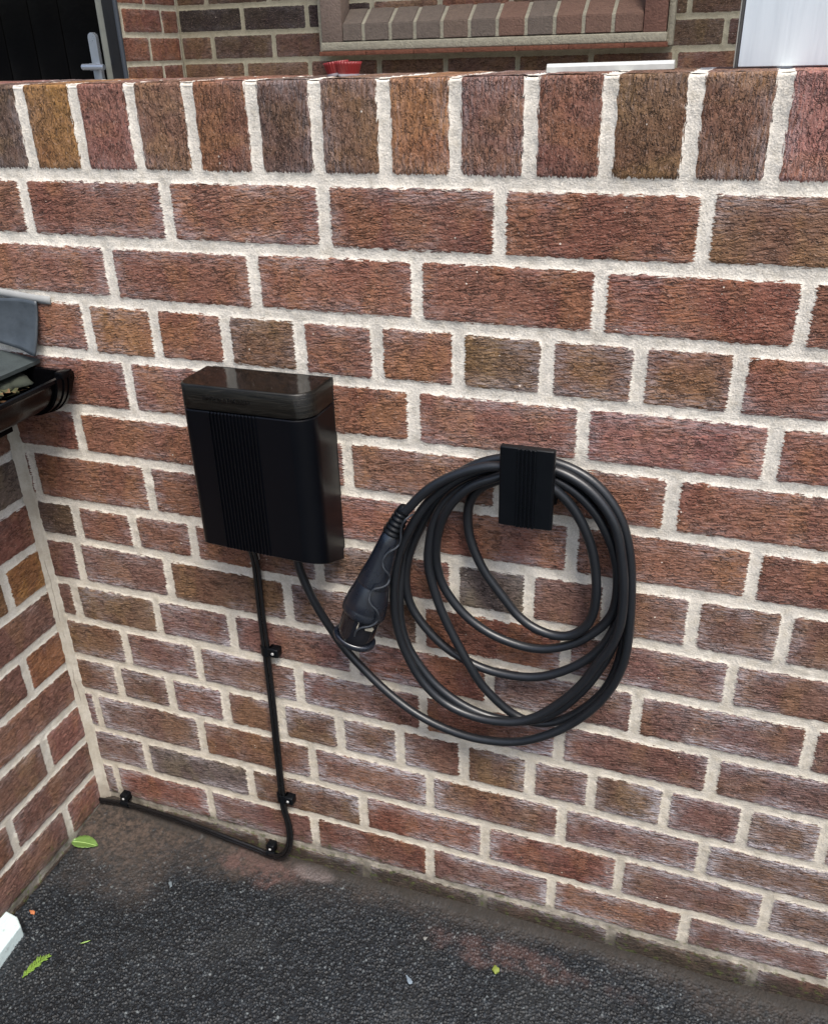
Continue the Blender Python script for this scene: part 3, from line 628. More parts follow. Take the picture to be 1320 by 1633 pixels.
# ================================================================== CHARGING CABLE (coil + connector)
cab = thing('charging_cable', 'thick black charging cable coiled over its bracket with the plug hanging at the left', 'cable', loc=(.85, -.03, -.35))
RC = .0066
S = [
 # leaves the charger, outer loop
 (473, 880, -.050), (474, 895, -.050), (482, 919, -.048), (497, 952.6, -.045), (515, 984, -.038), (530.6, 1006.7, -.030), (546, 1031, -.024), (570, 1057, -.022), (600, 1088, -.024), (633, 1117, -.027), (667, 1141, -.030), (700, 1158, -.032), (733, 1171, -.034), (767, 1180, -.036), (818, 1184.5, -.036), (850, 1179, -.036), (880, 1170, -.034), (909, 1156, -.032), (936, 1138, -.031), (960, 1116, -.030), (978, 1092, -.030), (990, 1068, -.030), (998, 1043, -.030), (1003, 1005, -.030), (1006, 951, -.030), (1006, 905, -.030), (1002, 871, -.030), (995, 842, -.030), (984, 816, -.030), (966, 789, -.029), (944, 767, -.028), (917, 750, -.027), (887, 738, -.026), (842, 729, -.024), (795, 731, -.022), (765, 738, -.020), (735, 752, -.018), (708, 775, -.018), (680, 808, -.018), (660, 843, -.018), (646, 880, -.020), (639, 920, -.024), (636, 960, -.030), (639, 995, -.032),
 (648, 1027, -.034), (663, 1053, -.034), (683, 1080, -.034), (703, 1100, -.034), (727, 1118, -.034), (750, 1131, -.033), (780, 1143, -.030), (826, 1152, -.026), (868, 1146, -.024), (905, 1123, -.022), (936, 1094, -.020), (960, 1062, -.019), (980, 1025, -.018), (992, 985, -.018), (997, 951, -.018), (997, 914, -.018), (993, 878, -.018), (985, 848, -.018), (968, 815, -.018), (946, 786, -.018), (918, 762, -.018), (888, 748, -.020), (842, 738, -.024), (795, 744, -.034), (768, 749, -.038),
 # second loop, in front
 (742, 758, -.040), (720, 770, -.042), (700, 785, -.043), (683, 800, -.044), (667, 821, -.045), (652, 846, -.046), (641, 868, -.047), (634, 890, -.048), (629, 925, -.049), (628, 963, -.049), (632, 997, -.048), (642, 1030, -.046), (655, 1057, -.045), (667, 1087-8, -.044), (687, 1103, -.043), (708, 1121, -.042), (733, 1135, -.042), (767, 1146.5, -.042), (792, 1150.5, -.042), (820, 1152, -.042), (848, 1146, -.041), (873, 1134.5, -.040), (909, 1109, -.040), (936, 1082, -.040), (954.5, 1054.5, -.041), (969, 1040, -.041), (984, 1012, -.042), (991, 987, -.042), (994, 951, -.042), (994, 914.5, -.042), (990, 880, -.042), (984, 847, -.042), (972, 821, -.041), (955, 797, -.040), (936, 778, -.039), (914, 763, -.038), (887, 750, -.037), (842, 742, -.034), (795, 750, -.026), (765, 757, -.020), (742, 768, -.018),
 # third loop, close to the wall
 (722, 778, -.018), (703, 792, -.018), (690, 808, -.018), (677, 828, -.019), (667, 848, -.020), (657, 870, -.020), (650, 893, -.020), (646.5, 917, -.020), (648, 943, -.020), (655, 967, -.020), (672, 993, -.020), (693, 1017, -.020), (716, 1037, -.020), (740, 1052, -.020), (767, 1065, -.020), (800, 1075, -.020), (845, 1081, -.020), (882, 1076, -.020), (918, 1062, -.020), (945, 1046, -.020), (967, 1023, -.019), (982, 996, -.018), (989, 960, -.018), (988, 914, -.018), (982, 880, -.018), (970, 845, -.018), (950, 812, -.018), (925, 785, -.018), (900, 766, -.019), (886, 758, -.021), (842, 747, -.026), (795, 757, -.030), (767, 763, -.031),
 # fourth loop, crossing the others to the foot
 (742, 773, -.032), (715, 793, -.033), (698, 817, -.034), (688, 845, -.035), (684, 870, -.035), (682, 892, -.035), (685, 915, -.035), (693, 944, -.035), (703, 973, -.035), (717, 1003, -.035), (730, 1028, -.035), (743, 1052, -.035), (757, 1076, -.033), (766, 1090, -.031), (782, 1108, -.028), (800, 1125, -.024), (822, 1142, -.020), (848, 1152, -.018), (873, 1154, -.018), (900, 1147, -.018), (927, 1133, -.018), (954.5, 1112, -.018), (974.5, 1085, -.018), (986, 1058, -.018), (996, 1020, -.018), (1000, 980, -.018), (1001, 940, -.018), (999, 900, -.018), (994, 866, -.018), (984, 838, -.019), (968, 808, -.020), (946, 780, -.021), (920, 759, -.022), (887, 744, -.024), (842, 740, -.030), (795, 761, -.044), (767, 768, -.045),
 # fifth loop
 (745, 779, -.045), (722, 799, -.044), (706, 824, -.041), (698, 850, -.036), (695, 872, -.032), (695, 890, -.029), (698, 911, -.026), (706, 934, -.024), (720, 956, -.023), (738, 978, -.022), (760, 997, -.022), (787, 1014, -.022), (820, 1027, -.022), (845, 1033.5, -.022), (873, 1035.5, -.022), (909, 1029, -.022), (936, 1016, -.022), (960, 999, -.022), (976, 980, -.023), (983, 956, -.025), (985, 925, -.028), (983, 898, -.030), (976, 870, -.031), (966, 847, -.032), (953, 823, -.032), (936, 802, -.032), (914.5, 782, -.032), (887, 765.5, -.032), (860, 757, -.030), (825, 757, -.026), (795, 765, -.022), (770, 775, -.020),
 # innermost loop
 (756, 787, -.019), (748, 803, -.019), (745.5, 820, -.019), (746, 838, -.019), (749, 858, -.020), (760, 888, -.021), (773, 913, -.022), (788, 934, -.022), (808, 960, -.022), (820, 976, -.022), (838, 993, -.023), (858, 1005, -.024), (882, 1013.5, -.025), (905, 1015, -.026), (925, 1007, -.027), (940, 992, -.028), (948, 969, -.029), (951, 942, -.030), (950, 914.5, -.030), (946, 885, -.031), (938, 857, -.032), (925.5, 829.5, -.034), (910.5, 806, -.036), (895.5, 790, -.039), (882, 779, -.042), (860, 764, -.047), (830, 750, -.052), (795, 743, -.054),
 (767, 745, -.055), (733, 754, -.056), (702, 768, -.056), (680, 782, -.056), (663, 798, -.056), (653, 809, -.056), (646, 816, -.056)]
path = smooth_path(crom([at(a, b, d) for a, b, d in S], 5), 8)
MB().tube(path, RC, 16).build('cord', plain('black_rubber_cable', (.0060, .0075, .0100), .40, .6, bump=(260, .00012), var=.14, vscale=12.), cab)
# connector
K = .000845
ringspec = [(647, 806, 8), (646, 808, 17), (643.5, 812.5, 21), (642, 815, 22)]
for i, (cx, cyy) in enumerate([(640, 820), (636.5, 827), (633, 834), (629.5, 841), (626, 848)]):
    wd = 24+i*2; ringspec += [(cx+1.2, cyy-2.4, wd-3.), (cx+.6, cyy-1.2, wd+1.5), (cx-.6, cyy+1.2, wd+1.5), (cx-1.2, cyy+2.4, wd-3.)]
strain = ringspec
def cdep(b): return -.052-.026*max(0, min(1, (b-812)/205.))
def pxring(specs, n=40, y0=-.056, y1=-.054, flat=.94):
    pts = [at(a, b, cdep(b)) for a, b, _ in specs]; ax = pts[-1]-pts[0]; ax /= np.linalg.norm(ax)
    N = np.cross(ax, [0, 1, 0]); N /= np.linalg.norm(N); B = np.cross(ax, N); V = []
    for p_, (_, _, wd) in zip(pts, specs):
        for k in range(n):
            a = 2*math.pi*k/n; V.append(p_+wd/2*K*(math.cos(a)*N+flat*math.sin(a)*B))
    m = len(specs); F = [(i*n+k, i*n+(k+1) % n, (i+1)*n+(k+1) % n, (i+1)*n+k) for i in range(m-1) for k in range(n)]
    F += [tuple(range(n)), tuple(range((m-1)*n, m*n))]
    return V, F, ax, N, B
con = bpy.data.objects.new('connector', None); link(con, cab)
MAT_CON = plain('satin_black_connector', (.0045, .0068, .0120), .27, .95, bump=(1200, .0001), var=.1)
V, F, *_ = pxring(strain); MB().add(V, F).build('strain_relief', MAT_BLK, con, auto=60)
gs = [(625, 850, 27), (623.5, 853, 31), (619, 866, 35), (614, 880, 39.5), (608, 896, 44.5), (602, 911, 50), (596.5, 926, 57), (595.8, 928, 57.2), (595.4, 929, 56.4), (595, 930, 57.4), (591, 942, 64.5), (587, 953, 71), (583.5, 963, 76), (583.1, 964, 75.2), (582.8, 965, 76.4), (580.5, 972, 77.5), (579.5, 975, 77), (579, 976.5, 73), (578.5, 977, 60)]
V, F, AX, NN, BB = pxring(gs); MB().add(V, F).build('grip', MAT_CON, con, auto=50)
cs = [(579.5, 975, 60), (579.2, 975.5, 69.5), (577, 983, 69), (570, 1003, 66.5), (566.5, 1013, 65.5), (566, 1014.5, 62)]
V, F, *_ = pxring(cs); MB().add(V, F).build('end_cap', plain('gloss_black_cap', (.006, .0065, .009), .12, .6), con, auto=50)
fl = [(566.6, 1012, 60), (566.3, 1013, 75), (565.8, 1014.5, 78), (564.4, 1018.5, 78), (563.9, 1020, 75)]
V, F, *_ = pxring(fl, flat=.8); MB().add(V, F).build('cap_flange', MAT_CON, con, auto=50)
def onsurf(px, py, out=0.0):
    """point on the connector skin seen at this place of the picture"""
    best = None
    for specs in (gs, cs):
        for (a, b, wd) in specs:
            s_ = abs((px-a)*(-.334)+(py-b)*.943)
            if best is None or s_ < best[0]: best = (s_, a, b, wd)
    _, a, b, wd = best; lat = ((px-a)*.943+(py-b)*.334)/(wd/2); dep = math.sqrt(max(0, 1-min(1, lat*lat)))*wd/2*K*.94
    return at(px, py, cdep(py)-dep*.93-out)
lp = [(658, 820, -.058), (651, 825, -.066), (645.5, 830, -.070), (640, 840, -.068), (639, 850, -.066), (639, 860, -.066)]
lw = [at(*q) for q in lp]+[onsurf(a, b, .0025) for a, b in [(636, 869), (630, 875), (623.6, 878.5), (617, 883), (612, 890), (610, 898), (611.5, 906), (616, 912), (620, 917.6), (621, 924), (617, 932.5), (607, 937.5), (598, 939), (592, 944), (588.7, 953), (589, 960), (592.6, 966.5), (599, 972), (603.5, 981), (602.5, 989), (597, 995.5), (588, 999.5), (579, 1000.5), (571, 1003.5), (566.5, 1009), (565, 1015)]]
MB().tube(smooth_path(crom(lw, 6), 5), .00145, 8).build('cap_leash', plain('grey_rubber_leash', (.022, .026, .032), .42), con)
# pale worn label and moulded marks on the cap
def patch(poly, mat, name, out=.0006, par=con):
    V = []; F = []
    cx = sum(p[0] for p in poly)/len(poly); cyy = sum(p[1] for p in poly)/len(poly)
    P = [onsurf(a, b, out) for a, b in poly]; V = P+[onsurf(cx, cyy, out)]; n = len(P)
    F = [(i, (i+1) % n, n) for i in range(n)]; return MB().add(V, F).build(name, mat, par, smooth=False)
ML = plain('worn_label', (.27, .25, .20), .5, var=.4, vscale=160.)
patch([(567, 981), (575, 984), (573, 993), (570, 1003), (565, 1014), (558, 1012), (562, 1001), (565, 990)], ML, 'rating_label')
patch([(582, 1003), (594, 1001), (596, 1004), (593, 1008), (582, 1006)], ML, 'rating_label')
patch([(576, 985), (580, 986), (579, 990), (575, 989)], ML, 'rating_label')
text('D', .0075, plain('white_print', (.6, .6, .58), .5), onsurf(559.5, 996, .0018), AX*-.0+NN*(1 if NN[0] > 0 else -1), -AX, 'printed_letter', con, ext=.0001)

# ================================================================== SUPPLY CABLE + CLIPS
sup = thing('supply_cable', 'pair of thin black supply cables clipped down the bricks from the charger to the corner', 'cable', loc=(.48, 0, -1.05))
SP = [(.4860, -.030, -.345), (.4862, -.022, -.375), (.4855, -.014, -.410), (.4840, -.0115, -.440), (.4835, -.0125, -.490), (.4820, -.0105, -.540), (.4830, -.0115, -.580), (.4812, -.0100, -.640), (.4818, -.0115, -.700), (.4795, -.0105, -.780), (.4788, -.0115, -.850), (.4770, -.0105, -.918), (.4790, -.0120, -.950), (.4850, -.0130, -.985), (.4855, -.0160, -1.020), (.4770, -.0190, -1.052), (.4600, -.0195, -1.071), (.4340, -.0170, -1.0775), (.4080, -.0150, -1.0745), (.36, -.0150, -1.0685), (.30, -.0150, -1.0600), (.24, -.0150, -1.0530), (.18, -.0155, -1.0490), (.115, -.0150, -1.0480), (.08, -.0160, -1.0520), (.0475, -.020, -1.0530)]
sp_ = smooth_path(crom(SP, 8), 4); MS = plain('black_supply_sheath', (.0045, .0045, .005), .24, .6, var=.15)
T = np.gradient(sp_, axis=0); T /= np.linalg.norm(T, axis=1)[:, None]; side_ = np.cross(T, [0, 1, 0]); side_ /= np.linalg.norm(side_, axis=1)[:, None]
tw = np.sin(np.linspace(0, 9, len(sp_)))*.12
for s in (-1, 1):
    off = side_*(.0034*s*np.cos(tw))[:, None]+np.array([0, 1, 0])*(.0034*s*np.sin(tw))[:, None]
    MB().tube(sp_+off, .0037, 12).build('cable_strand', MS, sup)
def clip(pos, horiz, label):
    o = thing('cable_clip', label, 'clip', 'cable clips on the supply cable', loc=pos)
    b = MB(); x, y, z = pos; n = 12; r = .0108; P = []
    oo = [(r*math.cos(a), -.0088-r*.85*math.sin(a)) for a in np.linspace(0, math.pi, n)]; ii = [(.0080*math.cos(a), -.0075-.0078*math.sin(a)) for a in np.linspace(math.pi, 0, n)]
    prof = [(r, 0)]+oo+[(-r, 0), (-.0080, 0)]+ii+[(.0080, 0)]
    hh = .0085
    if horiz:
        b.prism(prof, (0, 0, 1), (0, 1, 0), (-hh, 0, 0), (hh, 0, 0), pos); b.box((x-.0085, -.0175, z+.005), (x+.0085, 0, z+.0235), .0025, 3); nc = (x, -.0175, z+.0148)
    else:
        b.prism(prof, (1, 0, 0), (0, 1, 0), (0, 0, -hh), (0, 0, hh), pos); b.box((x+.005, -.0175, z-.0085), (x+.0245, 0, z+.0085), .0025, 3); nc = (x+.0148, -.0175, z)
    b.build('saddle', MAT_BLK, o)
    q = MB(); q.tube([(nc[0], nc[1]+.002, nc[2]), (nc[0], nc[1]-.0008, nc[2]), (nc[0], nc[1]-.0015, nc[2])], [.0026, .0026, .0019], 14)
    q.build('nail', plain('zinc_nail', (.40, .40, .39), .35, .6), o)
clip((.4830, 0, -.5800), 0, 'upper cable clip beside the vertical cable, level with the hanging plug')
clip((.4770, 0, -.9180), 0, 'cable clip on the vertical cable just above its bend near the ground')
clip((.4385, -.003, -1.0760), 1, 'cable clip by the foot of the bend, on the right end of the ground run')
clip((.1070, -.003, -1.0480), 1, 'cable clip nearest the wall corner, on the left end of the ground run')

# ================================================================== BITS ON THE GROUND
def leaf():
    c = np.array([.0870, -.128, GZ+.016]); V = []; F = []
    # blade plane axes: length L along image left-right, slightly curled
    p0 = at(115, 1343, GZ+.014, 2); p1 = at(157, 1351, GZ+.014, 2); L = p1-p0; ln = np.linalg.norm(L); L /= ln; Wd = np.cross([0, 0, 1], L); n = 18; rows = 7
    for i in range(n+1):
        t = i/n; w_ = .0172*math.sin(math.pi*min(1, t*1.02))**.62*(1-.25*t)
        for k in range(rows):
            s = (k/(rows-1)-.5)*2
            V.append(p0+L*ln*t+Wd*w_*s+np.array([0, 0, .0035*abs(s)**1.3+.004*math.sin(t*3)+.0008*math.sin(t*40)*abs(s)]))
    for i in range(n):
        for k in range(rows-1): F.append((i*rows+k, i*rows+k+1, (i+1)*rows+k+1, (i+1)*rows+k))
    o = thing('green_leaf', 'single fresh green oval leaf lying in the corner by the left wall', 'leaf', loc=tuple(p0))
    t = NT('fresh_leaf'); nn = t.noise(t.obj(), 130., 3.); col = t.mix(nn, (.075, .140, .028), (.135, .220, .060))
    m = t.out(Base_Color=col, Roughness=.38, Specular_IOR_Level=.5)
    mesh('blade', V, F, m, o).modifiers.new('t', 'SOLIDIFY').thickness = .0005
    mid = [p0+L*ln*t_+np.array([0, 0, .0008+.004*math.sin(t_*3)]) for t_ in np.linspace(-.08, .97, 12)]
    MB().tube(mid, np.linspace(.0008, .0003, 12), 6).build('midrib', plain('leaf_rib', (.36, .50, .18), .5), o)
leaf()
def sprig():
    a = at(36, 1561, GZ+.006, 2); b = at(80, 1524, GZ+.006, 2); D = b-a; Wd = np.cross([0, 0, 1], D/np.linalg.norm(D)); r = random.Random(5)
    o = MB(); o.tube([a+D*t+Wd*.003*math.sin(t*4)+np.array([0, 0, .002]) for t in np.linspace(0, 1, 12)], np.linspace(.0011, .0005, 12), 6)
    for i in range(15):
        t = .06+i*.062; base = a+D*t+Wd*.003*math.sin(t*4)+np.array([0, 0, .002])
        for s in (-1, 1):
            ln = (.011*math.sin(math.pi*(t*.85+.12))+.002)*r.uniform(.7, 1.2); dirv = D/np.linalg.norm(D)*.75+Wd*s*.6; tip = base+dirv*ln+np.array([0, 0, r.uniform(0, .003)])
            o.tube([base, (base+tip)/2+np.array([0, 0, .0008]), tip], [.0007, .0013, .0006], 6)
    tag(o.build('conifer_sprig', plain('bright_conifer_green', (.13, .22, .03), .5, var=.3, vscale=200.)), 'yellow-green conifer sprig lying on the tarmac at lower left', 'sprig')
sprig()
def chip(name, px, py, s, col, label, cat, seed, flat=.35, n=7):
    c = at(px, py, GZ+.006, 2); r = random.Random(seed); b = bmesh.new(); bmesh.ops.create_icosphere(b, subdivisions=2, radius=1)
    for v in b.verts:
        k = 1+.35*math.sin(v.co.x*3+seed)*math.cos(v.co.y*4+seed); v.co = Vector((v.co.x*s[0]*k, v.co.y*s[1]*k, v.co.z*s[2]))
    rz = Matrix.Rotation(r.random()*3, 3, 'Z')
    for v in b.verts: v.co = rz @ v.co+Vector(c)
    tag(MB().bm(b).build(name, plain(name+'_surface', col, .7, var=.25, vscale=200.)), label, cat)
chip('bark_flake', 52, 1455, (.0065, .0035, .002), (.38, .13, .05), 'tiny orange-brown flake on the tarmac beside the left wall', 'debris', 2)
chip('moss_tuft', 791, 1547, (.007, .006, .004), (.16, .20, .035), 'small green moss tuft on the tarmac below the coil', 'moss', 5)
chip('grass_bit', 136, 1503, (.0075, .0012, .001), (.24, .38, .10), 'short pale green stalk on the tarmac right of the sprig', 'debris', 8)
chip('pale_petal', 272, 1411, (.003, .008, .0012), (.12, .15, .17), 'pale bluish petal on the tarmac below the horizontal cable', 'petal', 4)
chip('pale_petal', 652, 1563, (.009, .0035, .0012), (.14, .18, .22), 'pale grey-blue petal on the tarmac at the bottom centre', 'petal', 6)
chip('grey_pebble', 678, 1497, (.004, .003, .002), (.16, .16, .15), 'small light grey pebble on the tarmac below the coil, left of the moss', 'pebble', 3)
# white slab corner, lower left
P4 = [at(-60, 1535, GZ+.03, 2), at(-30, 1420, GZ+.03, 2)]
q0 = at(5, 1450, GZ+.03, 2); q1 = at(27, 1462, GZ+.03, 2); q2 = at(33, 1476, GZ+.03, 2); q3 = at(-2, 1522, GZ+.03, 2)
dirv = q3-q2; q4 = q2+dirv*2.2; q5 = q4+(q0-q1)*5; q6 = q0+(q0-q1)*5
poly = [tuple(q[:2]) for q in (q0, q0+(q1-q0)*.75, q1, q1+(q2-q1)*.6, q2, q4, q5, q6)]
tq = NT('painted_stone'); nn = tq.noise(tq.obj(), 140., 3., .7)
msl = tq.out(Base_Color=tq.mix(tq.mr(nn, .55, .72, 0., .7), (.50, .60, .60), (.28, .34, .34)), Roughness=.6, Normal=tq.bump(nn, .0008))
slb = MB().prism(poly, (1, 0, 0), (0, 1, 0), (0, 0, GZ-.01), (0, 0, GZ+.03), (0, 0, 0)).build('stone_slab', msl, smooth=False)
tag(slb, 'pale speckled slab with a rounded corner at the lower left edge', 'slab'); md = slb.modifiers.new('bev', 'BEVEL'); md.width = .003; md.segments = 3

# ================================================================== THINGS ON TOP OF THE WALL
def cupcake(pos, r0, r1, h, tilt, label, name='cupcake_case'):
    o = thing(name, label, 'baking case', loc=pos); n = 26*4; V = []; rows = 6
    Rm = Matrix.Rotation(tilt, 3, 'Y')
    for k in range(rows):
        t = k/(rows-1); r = r0+(r1-r0)*t
        for i in range(n):
            a = 2*math.pi*i/n; rr = r*(1+.045*math.cos(26*a)*(.25+.75*t)); V.append(Vector(pos)+Rm @ Vector((rr*math.cos(a), rr*math.sin(a), h*t+.001)))
    F = [(k*n+i, k*n+(i+1) % n, (k+1)*n+(i+1) % n, (k+1)*n+i) for k in range(rows-1) for i in range(n)]+[tuple(range(n))]
    t = NT('red_paper_case'); t_ = t.out(Base_Color=(.17, .009, .009), Roughness=.5); mesh('pleated_side', [v[:] for v in V], F, t_, o).modifiers.new('t', 'SOLIDIFY').thickness = .0006
    V = []; m = 40
    for z, s in ((0, .96), (.0028, 1.0)):
        for i in range(m): a = 2*math.pi*i/m; V.append(Vector(pos)+Rm @ Vector(((r0+.0008)*s*math.cos(a), (r0+.0008)*s*math.sin(a), z)))
    MB().add([v[:] for v in V], [(i, (i+1) % m, m+(i+1) % m, m+i) for i in range(m)]+[tuple(range(m))]).build('base', plain('pale_paper_base', (.36, .33, .36), .6), o)
cupcake((.6475, .085, TOP+.0015), .0125, .0165, .0152, 0.02, 'red pleated cake case standing upright on the wall top')
cupcake((.6295, .092, TOP+.0022), .0125, .0160, .0148, -.12, 'red pleated cake case tilted behind the upright one on the wall top')
st = MB(); a = Vector((.8965, .104, TOP+.0055)); b_ = Vector((1.041, .112, TOP+.0065)); dv = (b_-a); 
prof = [(-.009, -.0045), (.009, -.0045), (.009, .001), (.006, .0045), (-.006, .0045), (-.009, .001)]
st.prism(prof, (0, 1, 0), (0, 0, 1), tuple(a), tuple(b_), (0, 0, 0))
tag(st.build('plastic_strip', plain('weathered_white_plastic', (.42, .43, .41), .5, var=.25, vscale=70.), smooth=False), 'short white plastic trim strip lying on the wall top', 'trim'); 
def panel():
    o = thing('white_panel', 'tall white painted board standing on the wall top at the right edge', 'panel', loc=(1.3, .1, TOP))
    t = NT('brushed_white_paint'); n = t.noise(t.vmul(t.obj(), (90., 90., 6.)), 1., 4., .6); n2 = t.noise(t.obj(), 9., 3.); c = t.mix(t.mr(n, .4, .72, 0., .45), (.72, .80, .84), (.56, .63, .67)); c = t.mix(t.mr(n2, .5, .75, 0., .3), c, (.58, .63, .68))
    dz = t.n('TexVoronoi', {'Vector': t.obj(), 'Scale': 60.}); d = t.math('MULTIPLY', t.math('LESS_THAN', dz.outputs['Distance'], .07), t.math('GREATER_THAN', t.n('SeparateColor', {0: dz.outputs['Color']}).outputs[0], .9)); c = t.mix(d, c, (.15, .16, .17))
    m = t.out(Base_Color=c, Roughness=.55, Normal=t.bump(n, .0006))
    MB().box((1.1105, .086, TOP+.003), (1.62, .104, TOP+1.1), .001).build('board', m, o)
    MB().box((1.1072, .0885, TOP+.002), (1.1100, .1040, TOP+1.1), .0008).build('edge_seal', plain('grey_edge_seal', (.09, .09, .085), .6), o)
    MB().box((1.1055, .0900, TOP+.002), (1.1070, .1030, TOP+1.1), .0005).build('edge_trim', plain('pale_edge_trim', (.42, .42, .37), .6), o)
panel()

# ================================================================== HOUSE BEHIND (porch)
house = thing('house_wall', 'dark brick house wall of the porch behind the low wall', 'wall', loc=(0, 2.1, -.1))
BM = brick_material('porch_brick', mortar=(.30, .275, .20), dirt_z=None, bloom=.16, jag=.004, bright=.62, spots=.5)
BZ = [.1185, .2035, .2895, .3735, .4560, .541, .626, .711, .796, .881, .966, 1.05, 1.135, 1.22, 1.305, 1.39]
HY = 2.0; hb = []
lp_ = {1: [-.562, -.316, -.063, .167, .406, .636, .886, 1.11], 2: [-.683, -.446, -.22, .01, .24, .47, .70, .8, 1.023, 1.25], 3: [-.557, -.314, -.08, .15, .38, .61, .7, .913, 1.14], 4: [-.69, -.45, -.22, 0, .23, .46, .69, .8, 1.02, 1.24]}
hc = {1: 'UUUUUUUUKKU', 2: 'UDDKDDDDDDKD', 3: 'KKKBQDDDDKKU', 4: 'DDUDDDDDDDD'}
for c in range(len(BZ)-1):
    base = lp_.get(c, lp_[1 if c % 2 else 2]); ps = [-.812]+list(base)
    while ps[-1] < 2.4: ps.append(ps[-1]+.228)
    for i in range(len(ps)-1):
        s = hc.get(c, 'DUKDUQDKUDD'); j = RNG.uniform(-.001, .001, 4)
        hb.append(dict(u0=ps[i]+(.0085 if i else .008)+j[0], u1=ps[i+1]-.0075+j[1], vb=(BZ[c]+.0085+j[2], 0), vt=(BZ[c+1]-.0085+j[3], 0), c=s[i % len(s)]))
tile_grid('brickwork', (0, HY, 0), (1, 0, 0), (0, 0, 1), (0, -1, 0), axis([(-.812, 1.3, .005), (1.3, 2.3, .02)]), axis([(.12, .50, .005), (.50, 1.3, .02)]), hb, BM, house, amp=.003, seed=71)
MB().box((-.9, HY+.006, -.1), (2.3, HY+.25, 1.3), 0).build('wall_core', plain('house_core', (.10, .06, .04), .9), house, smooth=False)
# reveal running from the corner to the door frame, facing the window side
rb = []; RCX = -.812; rbed = [z-.001 for z in BZ]
rp = {1: [1.868, 1.76-.10], 2: [1.806, 1.60], 3: [1.895, 1.67], 4: [1.806, 1.60]}
for c in range(len(BZ)-1):
    ps = [1.995]+rp.get(c, rp[1 if c % 2 else 2])+[1.40]
    for i in range(len(ps)-1):
        j = RNG.uniform(-.001, .001, 4)
        rb.append(dict(u0=-(ps[i]-(.006 if i == 0 else .006)+j[0]), u1=-(ps[i+1]+.006+j[1]), vb=(rbed[c]+.008+j[2], 0), vt=(rbed[c+1]-.008+j[3], 0), c='RQR'[(i+c) % 3]))
BM2 = brick_material('reveal_brick', mortar=(.40, .37, .29), dirt_z=None, bloom=.25, jag=.003, bright=.95, spots=.6)
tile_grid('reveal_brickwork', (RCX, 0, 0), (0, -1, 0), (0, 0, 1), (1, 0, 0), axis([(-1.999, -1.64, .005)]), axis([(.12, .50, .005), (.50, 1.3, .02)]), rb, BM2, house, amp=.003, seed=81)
MB().box((-.858, 1.735, -.1), (RCX-.004, 2.2, 1.3), 0).build('reveal_core', plain('reveal_core', (.12, .07, .05), .9), house, smooth=False)
# window surround: bevelled brick sill, jambs, mortar band, tile course
MP = lambda nm, c, v=.22: plain(nm, c, .85, .25, bump=(170, .0030), var=v*1.7, vscale=75.)
sur = MB(); sx0, sx1 = -.158, .792; pit = (.792+.158)/11.2; SY = 1.93
sills = [MP('sill_brick_grey', (.125, .100, .082)), MP('sill_brick_pink', (.135, .098, .076)), MP('sill_brick_red', (.145, .086, .064))]
def sillbrick(x0, x1, mat):
    z0, z1, z2 = .338, .3855, .452; y0, y1 = SY, SY+.100
    V = [(x0, y0, z0), (x1, y0, z0), (x1, y0, z1), (x0, y0, z1), (x0, y1, z2), (x1, y1, z2), (x0, y1, z0), (x1, y1, z0)]
    b = bmesh.new(); vv = [b.verts.new(v) for v in V]
    for f in ((0, 1, 2, 3), (3, 2, 5, 4), (0, 3, 4, 6), (1, 7, 5, 2), (4, 5, 7, 6), (0, 6, 7, 1)): b.faces.new([vv[i] for i in f])
    bmesh.ops.bevel(b, geom=b.edges[:], offset=.002, segments=2, affect='EDGES')
    q = MB().bm(b); q.build('sill_brick', mat, house)
# joints measured along the front edge of the sill
jx = [at(x, 55, SY)[0] for x in (579, 622, 661, 704, 748, 792, 838, 883, 929, 976)]
edges = [sx0]+list(jx)+[sx1]
cs_ = [0, 0, 0, 0, 1, 0, 2, 0, 2, 2, 2]
for i in range(len(edges)-1): sillbrick(edges[i]+(.0055 if i else 0), edges[i+1]-(.0055 if i < len(edges)-2 else 0), sills[cs_[i % len(cs_)]])
MM = MP('sill_mortar', (.27, .25, .19), .25); MJ = MP('jamb_brick', (.155, .080, .060)); MJ2 = MP('jamb_brick_pale', (.145, .108, .088))
b = MB(); b.add([(sx0, SY+.003, .338), (sx1, SY+.003, .338), (sx1, SY+.003, .3845), (sx0, SY+.003, .3845), (sx0, SY+.102, .4505), (sx1, SY+.102, .4505), (sx0, SY+.102, .338), (sx1, SY+.102, .338)], [(0, 1, 2, 3), (3, 2, 5, 4), (0, 3, 4, 6), (1, 7, 5, 2), (4, 5, 7, 6), (0, 6, 7, 1)]); b.build('sill_joints', MM, house, smooth=False)
MB().box((-.232, SY-.002, .336), (sx0-.002, SY+.1, .46), .002).box((-.232, SY-.002, .465), (sx0-.002, SY+.1, 1.3), .002).build('window_jamb', MJ2, house)
MB().box((sx1+.002, SY-.002, .336), (.858, SY+.1, 1.3), .002).build('window_jamb', MJ, house)
bb = MB().box((-.236, SY-.006, .3095), (.862, SY+.1, .3355), .004, 3); bb.build('mortar_band', MM, house)
tl = MB(); x = -.238; MT = MP('red_tile', (.13, .050, .030), .35)
while x < .86: tl.box((x, SY-.018, .2965), (min(x+.162, .866), SY+.09, .3095), .0015); x += .164
tl.build('tile_course', MT, house)
MB().box((.860, SY+.02, .30), (.878, HY+.01, 1.3), .003).box((-.252, SY+.02, .30), (-.235, HY+.01, 1.3), .003).build('jamb_mortar', MM, house)
win = bpy.data.objects.new('window', None); link(win, house)
MB().box((sx0, SY+.078, .452), (sx1, SY+.13, .475), .003).build('window_frame', plain('window_frame_paint', (.48, .50, .42), .5, var=.1), win)
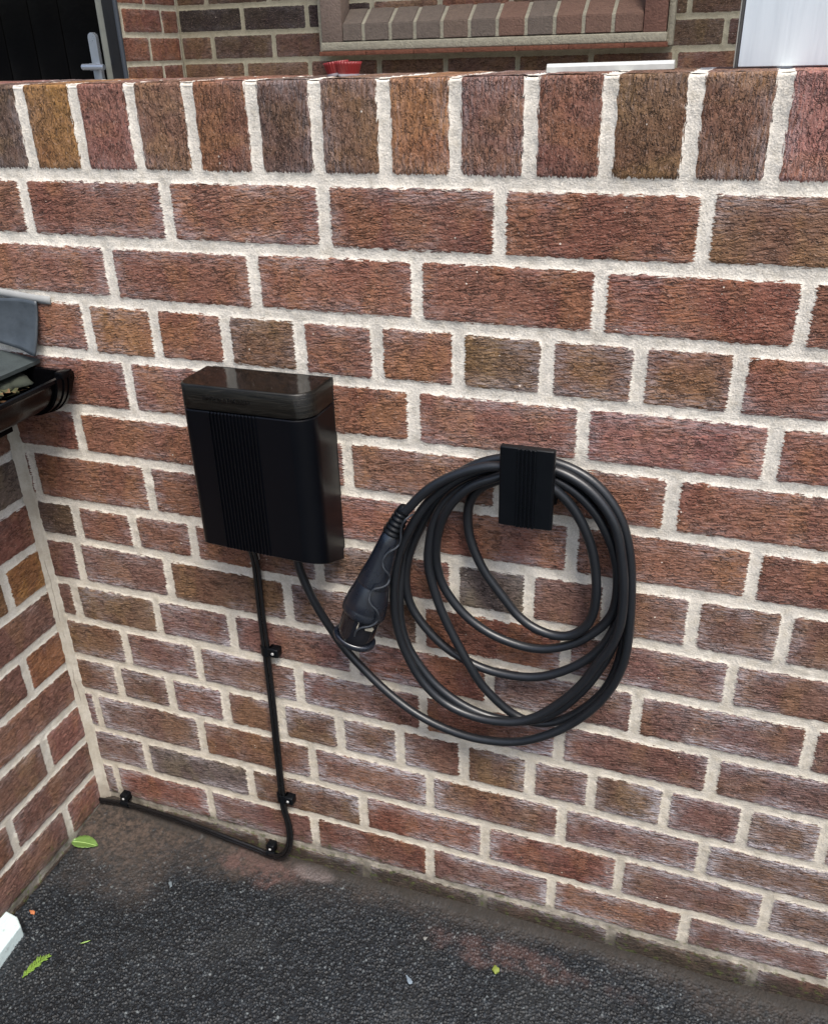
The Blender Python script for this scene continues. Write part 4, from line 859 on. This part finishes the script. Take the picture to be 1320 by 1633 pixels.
MB().box((sx0, SY+.11, .475), (sx1, SY+.115, 1.3), 0).build('pane', plain('dark_window_glass', (.012, .016, .014), .06, .6), win)
# front door
door = thing('front_door', 'black boarded front door with a silver lever handle behind the wall at upper left', 'door', loc=(-1.2, 1.68, -.1))
DY = 1.668; MD = plain('black_door_paint', (.0015, .0015, .0016), .2, .1, bump=(60, .0004), var=.3, vscale=6.)
dp = MB(); g = [-2.0, -1.88, -1.76, -1.64, -1.52, -1.40, -1.285, -1.165, -1.045, -.9]
for i in range(len(g)-1): dp.box((g[i]+.0012, DY, -.1), (g[i+1]-.0012, DY+.04, 1.35), .003)
dp.build('door_leaf', MD, door)
fr = MB(); fr.box((-.8965, DY-.006, -.1), (-.862, DY+.05, 1.35), .006, 3); fr.build('weather_strip', plain('grey_door_edge', (.16, .165, .14), .55, var=.3), door)
MB().box((-.8615, DY-.02, -.1), (-.812-.002, DY+.06, 1.35), .004).build('door_frame', plain('black_frame', (.008, .008, .009), .3), door)
hd = bpy.data.objects.new('handle', None); link(hd, door); MH = plain('satin_silver', (.34, .37, .41), .3, .5, metal=.75, var=.1)
hz = [(-.9245, .385), (-.9245, .115)]; b = MB()
prof = [(.0155*math.cos(a), .0155*math.sin(a)) for a in np.linspace(0, math.pi, 10)]+[(-.0155, -.26), (.0155, -.26)]
b.prism(prof, (1, 0, 0), (0, 0, 1), (0, DY-.014, 0), (0, DY, 0), (-.9225, 0, .368)); b.build('back_plate', MH, hd)
b = MB(); b.tube([(-.9225, DY-.01, .284), (-.9225, DY-.045, .284)], .011, 14); b.tube([(-.952, DY-.048, .2845), (-.948, DY-.050, .2845), (-.90, DY-.050, .284), (-.868, DY-.048, .283)], [.006, .0098, .0098, .0085], 14); b.build('lever', MH, hd)
dpipe = MB(); dpipe.tube([(-.803, 1.640, -.1), (-.803, 1.640, 1.35)], .0075, 14); tag(dpipe.build('door_cable_pipe', plain('dark_blue_pipe', (.030, .036, .045), .35)), 'thin dark vertical pipe between the front door and the brick reveal', 'pipe')
# unseen canopy, added overhead to keep the porch recess in shade
pc = MB().box((-2.6, 1.2, 2.1), (2.4, 2.4, 2.2), .0).build('shade_canopy', plain('shade_canopy_board', (.35, .34, .31), .8), smooth=False); tag(pc, 'unseen flat canopy added over the porch to shade the recess', 'canopy')
